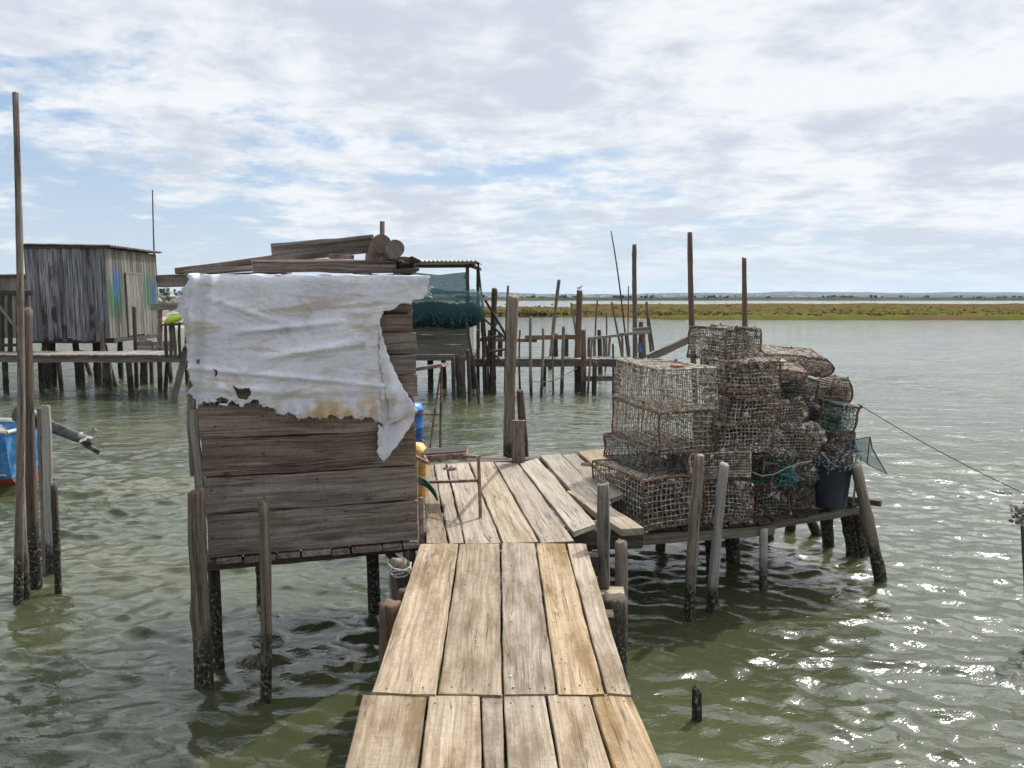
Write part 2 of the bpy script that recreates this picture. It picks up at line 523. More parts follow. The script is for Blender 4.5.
def shellmat():
    m, n = newmat('shell_crust')
    tint = n.node('ShaderNodeAttribute', attribute_name='tint').outputs['Fac']
    c = n.ramp(tint, [(0.0, (0.05, 0.042, 0.036)), (0.24, (0.17, 0.12, 0.092)), (0.42, (0.36, 0.26, 0.215)), (0.55, (0.22, 0.20, 0.145)),
                      (0.70, (0.46, 0.38, 0.335)), (0.84, (0.64, 0.58, 0.54)), (1.0, (0.80, 0.78, 0.74))])
    f = n.noise(n.node('ShaderNodeTexCoord').outputs['Object'], 70, 4)
    c = n.mix(0.55, c, n.mix(n.ss(f, .35, .65), (0.05, 0.045, 0.04), c))
    finish(n, c, 0.8, f, 0.5, 0.01)
    return m


M_SHELL = shellmat()


def netmat(name, c, cell, thick, extra=0.0):
    m, n = newmat(name)
    uv = n.node('ShaderNodeUVMap').outputs[0]
    u, v, _ = n.sep(uv)
    fu = n.math('FRACT', n.math('DIVIDE', n.math('ADD', u, v), cell))
    fv = n.math('FRACT', n.math('DIVIDE', n.math('SUBTRACT', u, v), cell))
    a = n.math('MAXIMUM', n.math('LESS_THAN', fu, thick), n.math('LESS_THAN', fv, thick))
    f = n.noise(uv, 3, 4)
    a = n.math('MAXIMUM', a, n.math('GREATER_THAN', f, 0.62 - extra))
    p = n.node('ShaderNodeBsdfPrincipled', {'Base Color': n.mix(f, tuple(x * .6 for x in c), tuple(x * 1.4 for x in c)), 'Roughness': 0.9, 'Alpha': a})
    o = n.node('ShaderNodeOutputMaterial', {'Surface': p.outputs[0]})
    return m


M_NETT = netmat('teal_mesh_net', (0.035, 0.12, 0.125), 0.05, 0.60)
M_NETD = netmat('dense_green_net', (0.03, 0.11, 0.105), 0.055, 0.26, -0.06)
M_NETF = netmat('fine_teal_net', (0.12, 0.27, 0.25), 0.016, 0.36)


# ------------------------------------------------------------------ water
def water():
    xs = list(np.arange(-12, 12.001, 0.040))
    x, s = 12.0, 0.045
    ext = []
    while x < 5600:
        s *= 1.06
        x += s
        ext.append(x)
    X = np.array([-e for e in ext[::-1]] + xs + ext)
    ys = list(np.arange(-1.0, 9.0, 0.027))
    y, s = ys[-1], 0.027
    while y < 6200:
        s *= 1.017
        y += s
        ys.append(y)
    Y = np.array([-60, -40, -20, -10, -6, -4, -3, -2, -1.5] + ys)
    gx, gy = np.meshgrid(X, Y)
    sx = np.gradient(X)[None, :] * np.ones_like(gx)
    sy = np.gradient(Y)[:, None] * np.ones_like(gx)
    sp = np.maximum(sx * 0.6, sy)
    rng = np.random.default_rng(5)
    Z = np.zeros_like(gx)
    DX = np.zeros_like(gx)
    DY = np.zeros_like(gx)
    n = 110
    lam = np.exp(np.linspace(math.log(0.115), math.log(1.9), n))
    warpx = 0.25 * np.sin(gx * 0.9 + gy * 0.4) + 0.18 * np.sin(gy * 1.3 - gx * 0.6 + 1.0)
    for i in range(n):
        l = lam[i]
        spread = 0.58 if l < 0.8 else 0.40
        th = -math.pi / 2 - 0.12 + rng.normal(0, spread)
        k = 2 * math.pi / l
        slope = 0.058 * min(1.0, (l / 0.30) ** -0.95)
        amp = slope / k * rng.uniform(0.5, 1.3)
        att = np.clip((l / sp - 2.0) / 2.2, 0, 1)
        phs = rng.uniform(0, 6.28)
        a = k * (gx * math.cos(th) + gy * math.sin(th)) + phs + warpx * min(1.5, k * 0.12)
        Z += att * amp * np.sin(a)
        q_ = 0.85 * att * amp
        DX += q_ * math.cos(th) * np.cos(a)
        DY += q_ * math.sin(th) * np.cos(a)
    patch = 0.8 + 0.35 * np.sin(gx * 0.35 + 1.0) * np.sin(gy * 0.5 + 0.4)
    # lee of the stages: calmer between the stilts and close under the boardwalk
    calm = np.exp(-(((gx - 1.1) / 1.0) ** 2 + ((gy - 3.4) / 1.5) ** 2))
    pc = patch * (1 - 0.55 * calm)
    Z *= pc
    Z += ZW
    near_ = np.clip(np.minimum(12 - np.abs(gx), 30 - gy) / 2, 0, 1) * pc
    gx = gx + DX * near_
    gy = gy + DY * near_
    ny, nx = gx.shape
    V = np.stack([gx, gy, Z], -1).reshape(-1, 3)
    idx = np.arange(ny * nx).reshape(ny, nx)
    F = np.stack([idx[:-1, :-1], idx[:-1, 1:], idx[1:, 1:], idx[1:, :-1]], -1).reshape(-1, 4)
    me = bpy.data.meshes.new('water')
    me.vertices.add(len(V))
    me.vertices.foreach_set('co', V.ravel())
    me.loops.add(F.size)
    me.loops.foreach_set('vertex_index', F.ravel().astype(np.int32))
    me.polygons.add(len(F))
    me.polygons.foreach_set('loop_start', np.arange(0, F.size, 4, dtype=np.int32))
    me.polygons.foreach_set('loop_total', np.full(len(F), 4, dtype=np.int32))
    me.polygons.foreach_set('use_smooth', [True] * len(F))
    me.update()
    m, nt = newmat('lagoon_water')
    pos = nt.node('ShaderNodeNewGeometry').outputs['Position']
    px, py, pz = nt.sep(pos)
    cn = nt.noise(nt.xyz(nt.math('MULTIPLY', px, 0.16), nt.math('MULTIPLY', py, 0.4), 0), 1.0, 3)
    col = nt.mix(nt.ss(cn, 0.4, 0.65), (0.045, 0.051, 0.025), (0.068, 0.073, 0.034))
    b1 = nt.noise(nt.xyz(nt.math('MULTIPLY', px, 5.5), nt.math('MULTIPLY', py, 10.0), 0), 1.0, 4, 0.6, 0.6)
    b2 = nt.noise(nt.xyz(nt.math('MULTIPLY', px, 0.9), nt.math('MULTIPLY', py, 1.9), 3), 1.0, 5, 0.6, 0.4)
    far = nt.ss(py, 6, 24)
    h = nt.math('ADD', nt.math('MULTIPLY', b1, 0.010), nt.math('MULTIPLY', nt.math('MULTIPLY', b2, 0.30), far))
    bmp = nt.node('ShaderNodeBump', {'Height': h, 'Strength': 1.0, 'Distance': 1.0})
    p = nt.node('ShaderNodeBsdfPrincipled', {'Base Color': col, 'Roughness': 0.095, 'IOR': 1.333, 'Specular IOR Level': 0.5})
    nt.l.new(bmp.outputs[0], p.inputs['Normal'])
    nt.node('ShaderNodeOutputMaterial', {'Surface': p.outputs[0]})
    me.materials.append(m)
    o = bpy.data.objects.new('water', me)
    COL.objects.link(o)
    o['kind'] = 'structure'
    return o


water()


# ------------------------------------------------------------------ far land
def fbm(x, y, seed, octs=5, base=1.0):
    rng = np.random.default_rng(seed)
    z = np.zeros_like(x)
    a, f = 1.0, base
    for _ in range(octs):
        for _k in range(3):
            th = rng.uniform(0, 6.28)
            z += a * np.sin((x * math.cos(th) + y * math.sin(th)) * f + rng.uniform(0, 6.28)) / 3
        a *= 0.55
        f *= 2.1
    return z


def grid_obj(name, gx, gy, gz, mat, keep=None, smooth=True):
    ny, nx = gx.shape
    V = np.stack([gx, gy, gz], -1).reshape(-1, 3)
    idx = np.arange(ny * nx).reshape(ny, nx)
    F = np.stack([idx[:-1, :-1], idx[:-1, 1:], idx[1:, 1:], idx[1:, :-1]], -1).reshape(-1, 4)
    if keep is not None:
        F = F[keep.reshape(-1)]
    me = bpy.data.meshes.new(name)
    me.from_pydata(V.tolist(), [], F.tolist())
    me.polygons.foreach_set('use_smooth', [smooth] * len(F))
    me.materials.append(mat)
    o = bpy.data.objects.new(name, me)
    COL.objects.link(o)
    return o


def marsh():
    m, n = newmat('salt_marsh')
    pos = n.node('ShaderNodeNewGeometry').outputs['Position']
    x, y, z = n.sep(pos)
    f = n.noise(n.xyz(n.math('MULTIPLY', x, 0.10), n.math('MULTIPLY', y, 0.035), 0), 1, 6, 0.65)
    g = n.noise(n.xyz(n.math('MULTIPLY', x, 0.9), n.math('MULTIPLY', y, 0.25), 0), 1, 5, 0.7)
    c = n.ramp(f, [(0.33, (0.065, 0.075, 0.016)), (0.45, (0.11, 0.105, 0.025)), (0.52, (0.10, 0.058, 0.03)), (0.62, (0.12, 0.075, 0.042)), (0.72, (0.085, 0.08, 0.025))])
    c = n.mix(n.ss(g, .42, .68), c, (0.04, 0.037, 0.016))
    c = n.mix(n.math('MULTIPLY', n.ss(y, 80, 100, 0.6, 0.0), n.ss(g, .35, .6)), c, (0.115, 0.125, 0.024))
    finish(n, c, 1.0, g, 0.5, 0.3, 0.0)
    X = np.arange(-60, 330, 0.8)
    Y = np.concatenate([np.arange(76, 120, 0.7), np.arange(120, 300, 3.0)])
    gx, gy = np.meshgrid(X, Y)
    e = fbm(gx, gy * 0, 3, 4, 0.08)
    t = np.clip((gx - 13) / 4, 0, 1)
    near = (93 + 1.6 * e) * (1 - t) + (82 + 1.4 * e) * t
    back = (150 + 8 * e) * (1 - t) + (225 + 14 * e) * t
    d = np.minimum(gy - near, back - gy)
    h = np.clip(d / 1.2, -1, 1) * 0.42
    tuft = fbm(gx, gy, 8, 4, 1.6)
    gz = ZW + h + np.where(d > 0, 0.13 * tuft + 0.08, 0) + np.where(gy > 150, .05 * fbm(gx, gy, 4, 3, .2), 0)
    o = grid_obj('marsh_ground', gx, gy, gz, m)
    o['kind'] = 'structure'
    # upright stalks and cushions of glasswort along the bank
    mb = MB(3)
    for i in range(5200):
        xx = mb.r.uniform(-10, 75) if mb.r.random() < 0.75 else mb.r.uniform(75, 120)
        if math.sin(xx * .31 + 1) + math.sin(xx * .83) + mb.r.gauss(0, .8) < 0:
            continue
        tt = min(1, max(0, (xx - 13) / 4))
        yy = (93.5 * (1 - tt) + 82.8 * tt) + abs(mb.r.gauss(0, 1)) ** 2 * 12 + .4
        mb.lump((xx, yy, ZW + 0.40 + mb.r.uniform(0, .12)), mb.r.uniform(0.10, 0.32) * (1 + (yy - 80) * .006))
    m2, n2 = newmat('marsh_tuft')
    ti = n2.node('ShaderNodeAttribute', attribute_name='tint').outputs['Fac']
    finish(n2, n2.ramp(ti, [(0, (0.05, 0.055, 0.015)), (0.4, (0.085, 0.095, 0.02)), (0.7, (0.12, 0.11, 0.03)), (1, (0.11, 0.065, 0.032))]), 1.0, spec=0.0)
    b = mb.build('marsh_grass', m2)
    tag(b, 'low green and rust tufts of marsh grass along the far bank', 'grass', kind='stuff')
    # far flat shore
    m3 = simple('far_shore', (0.035, 0.04, 0.022), (0.075, 0.068, 0.036), 0.02, 0.9, spec=0.0)
    X = np.linspace(-1500, 1700, 500)
    Y = np.array([520, 540, 560, 640, 900, 1500, 2600.])
    gx, gy = np.meshgrid(X, Y)
    gz = ZW + np.clip((gy - 528) / 14, -.5, 1) * 1.7 + (gy > 535) * 0.5 * fbm(gx, gy, 9, 5, 0.03)
    o = grid_obj('far_shore', gx, gy, gz, m3)
    o['kind'] = 'structure'
    # hills
    m4 = simple('hill_woods', (0.015, 0.025, 0.02), (0.05, 0.055, 0.04), 0.012, 0.9, spec=0.0)
    for k, (yy, h0, hv, sd_) in enumerate(((3300, 14, 6, 21), (4700, 30, 13, 22))):
        X = np.linspace(-4800, 4800, 700)
        Y = np.array([yy - 300, yy - 120, yy, yy + 200, yy + 400])
        gx, gy = np.meshgrid(X, Y)
        prof = np.array([0, .6, 1, .8, 0])[:, None]
        gz = ZW + prof * np.maximum(3, h0 + hv * fbm(gx, gy * 0, sd_, 6, 0.0016)) + prof * 1.3 * fbm(gx, gy, 4, 4, 0.03)
        o = grid_obj('hills', gx, gy, gz, m4)
        o['kind'] = 'structure'
    # far tree clumps on the shore and a pale town on the slope
    mb = MB(12)
    for i in range(75):
        xx = mb.r.uniform(-380, 620)
        if mb.r.random() < .55:
            xx = mb.r.choice((-30, 95, 160, 260, 420)) + mb.r.gauss(0, 9)
        yy = mb.r.uniform(560, 640)
        for q in range(5):
            mb.lump((xx + mb.r.gauss(0, 2.5), yy, ZW + 2 + mb.r.uniform(0, 1.1)), mb.r.uniform(0.6, 1.7))
    m5 = simple('far_tree_green', (0.02, 0.03, 0.014), (0.06, 0.075, 0.03), 0.3, 0.9, spec=0.0)
    tag(mb.build('far_woods', m5), 'dark clumps of trees on the low far shore', 'woods', kind='stuff')
    mb = MB(14)
    for i in range(170):
        xx = mb.r.gauss(280, 200) if mb.r.random() < .6 else mb.r.uniform(-900, 1500)
        yy = mb.r.uniform(2850, 3150)
        zz_ = ZW + 4 + (yy - 2850) / 300 * 7
        s = mb.r.uniform(4, 9)
        mb.box((xx, yy, zz_), (s, 5, mb.r.uniform(2, 3.5)), mi=0)
    m6, n6 = newmat('town_walls')
    ti = n6.node('ShaderNodeAttribute', attribute_name='tint').outputs['Fac']
    finish(n6, n6.ramp(ti, [(0, (0.72, 0.70, 0.66)), (0.6, (0.6, 0.56, 0.5)), (1, (0.36, 0.2, 0.14))]), 0.8)
    tag(mb.build('far_town', m6), 'pale houses of a distant town on the blue hills', 'town', kind='stuff')


marsh()


# ------------------------------------------------------------------ posts
def pxpost(name, label, ub, vb, ut, vt, wpx, mat=None, cat='post', group=None, lean=0.0, taper=0.85, parent=None, mb=None, seed=None, bend=0.008, under=0.7, lump=.08, ragged=.45):
    """round post whose waterline and top are read off the photograph"""
    W = G(ub, vb, ZW)
    T = D(ut, vt, W.y + lean)
    r = wpx * W.y / FPX / 2
    d = (T - W).normalized()
    B = W - d * under
    m_ = mb or MB(seed if seed is not None else int(ub * 31 + vb * 7 + ut))
    m_.post(B, T, r * 1.05, r * taper, bend=bend, lump=lump, ragged=ragged)
    if mb is not None:
        return None
    if parent is not None:
        return m_.build(name, mat or M_POST, parent, parent.location, smooth=True)
    o = m_.build(name, mat or M_POST, None, (W.x, W.y, ZW), smooth=True)
    return tag(o, label, cat, group)


def leg(parent, u, v, d, wpx, mat=None, name='leg', tilt=(0, 0), foot=ZW - 0.6, seed=None, taper=.95):
    T = D(u, v, d)
    r = wpx * d / FPX / 2
    mb = MB(seed if seed is not None else int(u * 13 + v * 5))
    mb.post((T.x + tilt[0], T.y + tilt[1], foot), T, r * 1.05, r * taper, bend=.006)
    return mb.build(name, mat or M_POST, parent, parent.location, smooth=True)


# ------------------------------------------------------------------ boardwalk
def px_board(mb, nl, nr, fl, fr, z, th, tint=None, zf=None, **k):
    """deck board from four photo corners (near left/right, far left/right) on height z (zf at the far end)"""
    zf = z if zf is None else zf
    a, b, c, d = G(*nl, z), G(*nr, z), G(*fl, zf), G(*fr, zf)
    off = Vector((0, 0, -th / 2))
    L = ((c + d) / 2 - (a + b) / 2).length
    mb.board(lambda s: a.lerp(c, s) + off, lambda s: b.lerp(d, s) + off, L, Vector((0, 0, 1)), th, tint=tint, **k)


def ext_near(pn, pf, y):
    """push a near photo corner back along its edge to world y, returned as world point"""
    return pn + (pf - pn) * ((y - pn.y) / (pf.y - pn.y))


def nails(mb, pts, r=0.0045):
    for p in pts:
        mb.tube([p - Vector((0, 0, .004)), p + Vector((0, 0, .0018))], r * .75, 7, tint=mb.r.random())


def boardwalk():
    # near section
    root = empty('boardwalk_section', G(500, 730, 0), 'weathered plank walkway section nearest the camera at the bottom of the picture', 'boardwalk', 'plank boardwalk sections')
    mb = MB(101)
    top = [362, 427.5, 480.5, 503, 546, 590, 631.5]
    bot = [343, 419, 483, 506.5, 559, 612, 664]
    mn = MB(102)
    for i in range(6):
        g = 1.6
        z = -0.001 + mb.r.uniform(-.003, .002)
        a, b = G(bot[i] + g, 768, z), G(bot[i + 1] - g, 768, z)
        c, d = G(top[i] + g * .7, 694.5, z), G(top[i + 1] - g * .7, 694.5, z)
        a2, b2 = ext_near(a, c, -0.6), ext_near(b, d, -0.6)
        off = Vector((0, 0, -0.019))
        mb.board(lambda s: a2.lerp(c, s) + off, lambda s: b2.lerp(d, s) + off, (c - a2).length, Vector((0, 0, 1)), 0.038, seg=30, wob=.0014, endj=.008)
        for q in (.25, .75):
            for y in (c.y - .07,):
                p = c.lerp(d, q)
                nails(mn, [Vector((p.x + mn.r.uniform(-.02, .02), y + mn.r.uniform(-.02, .02), z))])
    mb.build('decking', M_DECK, root, root.location)
    o = mn.build('nail_heads', M_NAIL, root, root.location)
    o['kind'] = 'stuff'
    j = MB(103)
    for y in (0.2, 1.6, 2.75):
        xl, xr = G(352, 720, 0).x - .0, G(640, 720, 0).x
        j = MB(103 + int(y * 10))
        j.plank((xl, y, -0.032 - .065), (xr, y, -0.032 - .065), 0.09, 0.12)
        j.build('joist', M_DARK, root, root.location)
    for x, y in ((-.46, 1.5), (.46, 1.5)):
        l = MB(int(104 + x * 10))
        l.post((x, y, ZW - .6), (x, y, -.17), .07, .065)
        l.build('leg', M_POST, root, root.location, smooth=True)

    # middle section
    root = empty('boardwalk_section', G(500, 610, 0), 'weathered plank walkway section of five wide boards between the near section and the rear platform', 'boardwalk', 'plank boardwalk sections')
    mb = MB(111)
    mn = MB(112)
    tp = [419.5, 459, 500.5, 535.5, 566, 587]
    bt = [370.5, 437, 502.5, 557, 606, 632]
    for i in range(5):
        z = 0.005 + mb.r.uniform(-.002, .003)
        g = 1.2
        px_board(mb, (bt[i] + g, 693.5 + mb.r.uniform(-2, 1.5)), (bt[i + 1] - g, 693.5 + mb.r.uniform(-2, 1.5)), (tp[i] + g * .7, 543.5), (tp[i + 1] - g * .7, 543.5), z, 0.038, wob=.0016, endj=.008, seg=24)
        for vv in (688, 552):
            for q in (.2, .5, .8):
                if mn.r.random() < .75:
                    t_ = (vv - 543.5) / 150
                    uu = (tp[i] + (tp[i + 1] - tp[i]) * q) * (1 - t_) + (bt[i] + (bt[i + 1] - bt[i]) * q) * t_
                    nails(mn, [G(uu + mn.r.uniform(-3, 3), vv + mn.r.uniform(-3, 3), z + .0015)])
    mb.build('decking', M_DECK, root, root.location)
    o = mn.build('nail_heads', M_NAIL, root, root.location)
    o['kind'] = 'stuff'
    m = MB(114)
    for k in range(22):
        p = G(m.r.uniform(425, 590), m.r.uniform(560, 690), .012)
        if abs(p.x) < .5:
            for q in range(m.r.randint(1, 4)):
                m.lump(p + Vector((m.r.gauss(0, .008), m.r.gauss(0, .012), -.003)), m.r.uniform(.003, .008))
    m.build('bird_droppings', M_WHITEP, root, root.location)['kind'] = 'stuff'
    j = MB(113)
    for y, e in ((3.05, .0), (3.8, .03), (4.72, .05)):
        t_ = (y - 2.93) / (4.84 - 2.93)
        j = MB(int(y * 100))
        j.plank((-.50 - e + .02 * t_, y, -.105), (.50 + e, y, -.105), .1, .13)
        j.build('joist', M_DARK, root, root.location)
    # piles that carry it; two show beside the planks
    leg(root, 398, 562, 4.45, 20, M_POST, seed=120)
    leg(root, 405, 590, 4.05, 17, M_POSTD, seed=124)
    leg(root, 390, 606, 3.88, 22, M_POSTR, seed=121, taper=1.0)
    leg(root, 615, 598, 4.35, 25, M_POSTD, seed=122, taper=1.0)
    m = MB(123)
    m.post((-.3, 3.1, ZW - .6), (-.3, 3.1, -.17), .07, .065)
    m.build('leg', M_POST, root, root.location, smooth=True)
    # tie beam end and pale cross-board showing right of the walk under the deck
    m = MB(125)
    p = D(604, 587, 4.78)
    m.plank((p.x - .35, 4.76, p.z - .03), (p.x + .12, 4.74, p.z - .03), .13, .05)
    m.build('cross_board', M_DECK2, root, root.location)
    # rope lashed round the left pile
    p = D(400, 566, 4.42)
    m = MB(126)
    pts = []
    for k in range(40):
        a = k * .75
        pts.append((p.x + .068 * math.cos(a), p.y + .068 * math.sin(a), p.z - .05 + .0016 * k + .008 * math.sin(k * 1.7)))
    for k in range(8):
        pts.append((p.x - .06 + .004 * k, p.y - .07, p.z - .02 - .04 * k))
    m.tube(pts, .006, 5)
    tag(m.build('rope_lashing', M_ROPEW, None, (p.x, p.y, p.z)), 'pale rope wound round the pile left of the walkway below the hut corner', 'rope')


boardwalk()


def rear_platform():
    root = empty('landing_platform', G(500, 500, 0), 'sunlit landing of pale loose planks between the hut and the trap stack', 'platform')
    mb = MB(201)
    mn = MB(202)
    Z0 = -0.005
    # near-left, near-right, far-left, far-right (photo)
    B = [((426.5, 543), (447.5, 543), (424, 465.5), (433, 465), 0),
         ((449.5, 543.5), (464, 543), (434.5, 464.5), (445, 463.8), 0),
         ((466, 543), (501, 542), (446.8, 463.6), (468, 462.3), 0),
         ((503, 542.5), (538.5, 541.5), (469.8, 462.2), (493.2, 462), .002),
         ((541, 542), (574, 540.5), (494.8, 462), (517.5, 463), 0),
         ((573.5, 532), (596, 524), (519.2, 463), (537.5, 458), .004),
         ((583, 503.5), (612, 503), (540, 455), (560, 454), .014),
         ((607, 500), (624, 494), (562.5, 455), (575, 453), .012),
         ((618, 486), (640, 480), (578, 451.5), (608, 448.5), .02)]
    for nl, nr, fl, fr, dz in B:
        z = Z0 + dz
        px_board(mb, nl, nr, fl, fr, z, .036, wob=.0026, endj=.012, seg=22, twist=.003)
        for vv in (.06, .93):
            for q in (.25, .75):
                a = Vector((*nl, 0)).lerp(Vector((*nr, 0)), q).lerp(Vector((*fl, 0)).lerp(Vector((*fr, 0)), q), vv)
                nails(mn, [G(a.x, a.y, z)], .006)
    mb.build('decking', M_DECK2, root, root.location)
    o = mn.build('nail_heads', M_NAIL, root, root.location)
    o['kind'] = 'stuff'
    # thick plank lying skew under the loose ones, end grain to the camera
    m = MB(203)
    a, b = G(586, 500, -.014), G(631, 532, -.014)
    m.plank(a + (a - b) * .3, b, .17, .05, wob=.006, endj=.02)
    m.build('edge_plank', M_DECK2, root, root.location)
    for (u0, v0, u1, v1, w_, z_) in ((425, 541, 600, 536, .11, -.10), (560, 541, 640, 538, .13, -.15), (425, 470, 606, 459, .11, -.10), (428, 505, 620, 497, .11, -.1)):
        m = MB(int(u0 * 3 + v0))
        m.plank(G(u0, v0, z_), G(u1, v1, z_), w_, .11, wob=.006)
        m.build('joist', M_DARK, root, root.location)
    m = MB(205)
    m.post(G(565, 535, -.05), G(598, 524, -.03), .035, .03, tint=.2)
    m.build('cross_pole', M_DARK, root, root.location, smooth=True)
    leg(root, 621, 541, 5.05, 13, M_POST, seed=207)
    leg(root, 450, 470, 7.0, 15, M_POSTD, seed=208)
    leg(root, 585, 466, 7.1, 15, M_POSTD, seed=209)
    leg(root, 448, 548, 4.95, 15, M_POSTD, seed=210)


rear_platform()

# ------------------------------------------------------------------ front hut
HA = R(15.5)
HE = Vector((math.cos(HA), math.sin(HA), 0))       # along the front, to the right
HN = Vector((math.sin(HA), -math.cos(HA), 0))      # out of the front
HL = G(207.5, 558, -0.05)
HW = (PL(417.5, 545, HL, HN) - HL).dot(HE)
HD = 1.25
HTOP = 1.690


def hp(s, t, o=0.0):
    """front-hut coordinates: s along the front, t height above the floor line, o out of the front"""
    return HL + HE * s + HN * o + Vector((0, 0, t))


def front_hut():
    c = hp(HW / 2, 0, -HD / 2)
    root = empty('plank_hut', c, 'small box-shaped hut of dark weathered planks under the white tarpaulin', 'hut')
    H = HTOP - HL.z
    mb = MB(301)
    ts = [0.0]
    for h in (.285, .235, .245, .225, .15, .135, .145, .125, .14, .13):
        ts.append(ts[-1] + h)
    ts[-1] = H
    for i in range(len(ts) - 1):
        h = ts[i + 1] - ts[i]
        g = .0035 if i < 4 else .005
        o = mb.r.uniform(-.007, .007)
        tl = .02 * (i < 2) * (1 - i * .5)
        mb.plank(hp(-.0 + mb.r.uniform(-.012, .012), ts[i] + h / 2, o), hp(HW + mb.r.uniform(-.012, .008), ts[i] + h / 2, o), h - g * 2, .034,
                 side=Vector((0, 0, 1)), wob=.0026, endj=.008, seg=20)
    mb.build('front_wall', M_HUT, root, c)
    mb = MB(302)
    mb.plank(hp(.03, H / 2 - .01, -.045), hp(HW - .03, H / 2 - .01, -.045), H - .06, .02, side=Vector((0, 0, 1)), wob=0)
    mb.build('gap_shade_backing', M_DARK, root, c)  # dark sheet added behind the front boards so their gaps read as shade
    for (nm, s, sgn) in (('side_wall', .02, 1), ('side_wall', HW - .02, -1)):
        mb = MB(310 + sgn)
        n = 8
        for i in range(n):
            h = H / n
            mb.plank(hp(s, h * (i + .5), -.06), hp(s, h * (i + .5), -HD), h - .012, .03, side=Vector((0, 0, 1)), wob=.003)
        mb.build(nm, M_HUT, root, c)
    mb = MB(315)
    for i in range(8):
        h = H / 8
        mb.plank(hp(0, h * (i + .5), -HD - .02), hp(HW, h * (i + .5), -HD - .02), h - .01, .03, side=Vector((0, 0, 1)))
    mb.build('rear_wall', M_HUT, root, c)
    mb = MB(316)
    for i in range(6):
        x = (i + .5) * HD / 6
        mb.plank(hp(-.03, H + .016, -x - .01), hp(HW + .03, H + .016, -x - .01), HD / 6 - .006, .028, side=HN)
    mb.build('roof', M_GREY, root, c)
    # floor boards poking out under the front, and bearer
    mb = MB(317)
    s = .05
    while s < HW - .05:
        wd = mb.r.uniform(.12, .22)
        mb.plank(hp(s + wd / 2, -.018 - mb.r.uniform(0, .008), .05 + mb.r.uniform(-.025, .03)), hp(s + wd / 2, -.018, -HD), wd - .014, .028, side=HE, wob=.004)
        s += wd
    mb.build('floor', M_HUT, root, c)
    mb = MB(318)
    mb.plank(hp(-.10, -.065, -.06), hp(HW + .06, -.062, -.06), .08, .055, wob=.006)
    mb.plank(hp(-.05, -.065, -HD + .15), hp(HW + .05, -.062, -HD + .15), .08, .055, wob=.006)
    mb.build('bearer', M_DARK, root, c)
    # corner battens
    mb = MB(319)
    mb.plank(hp(-.035, -.04, -.02), hp(-.035, H * .55, -.02), .05, .03, side=HE, wob=.006)
    mb.plank(hp(-.065, H * .3, -.05), hp(-.05, H * .72, -.05), .045, .03, side=HE, wob=.006)
    mb.build('corner_batten', M_GREY, root, c)
    mb = MB(320)
    mb.plank(hp(HW + .03, -.03, .0), hp(HW + .028, .3, .0), .035, .03, side=HE, wob=.004)
    mb.build('corner_batten', M_RUSTP, root, c)
    # nail heads in the planks
    mb = MB(321)
    for i in range(4):
        for s in (.06, .1, HW * .28, HW * .5, HW * .53, HW - .07, HW - .1):
            if mb.r.random() < .8:
                q = hp(s + mb.r.uniform(-.03, .03), ts[i] + mb.r.uniform(.05, .2), .02)
                mb.tube([q, q + HN * .006], .006, 6)
    o = mb.build('nail_heads', M_NAIL, root, c)
    o['kind'] = 'stuff'
    # legs
    pxpost('leg', '', 203.5, 690, 196, 491, 17, M_POST, parent=root, seed=331, bend=.012, taper=.95, lump=.13)
    leg(root, 213, 558, 4.86, 13, M_POSTD, seed=332)
    leg(root, 372, 545, 5.75, 14, M_POSTD, seed=333)
    leg(root, 262, 545, 5.9, 13, M_POSTD, seed=334)
    leg(root, 409, 551, 5.0, 13, M_POSTD, seed=335)
    # diagonal brace between floor and the right leg
    mb = MB(336)
    mb.post(hp(HW - .2, -.09, -.1), hp(HW + .04, -.38, -.12), .025, .025)
    mb.build('brace', M_DARK, root, c, smooth=True)


front_hut()
pxpost('mooring_post', 'slim bare grey post standing in the water before the hut planks', 265, 703, 263.5, 503, 12, M_POST, seed=340, bend=.006, lump=.1)


# ------------------------------------------------------------------ white tarpaulin
def inpoly(x, y, poly):
    ins = False
    n = len(poly)
    for i in range(n):
        x1, y1 = poly[i]
        x2, y2 = poly[(i + 1) % n]
        if (y1 > y) != (y2 > y) and x < (x2 - x1) * (y - y1) / (y2 - y1) + x1:
            ins = not ins
    return ins


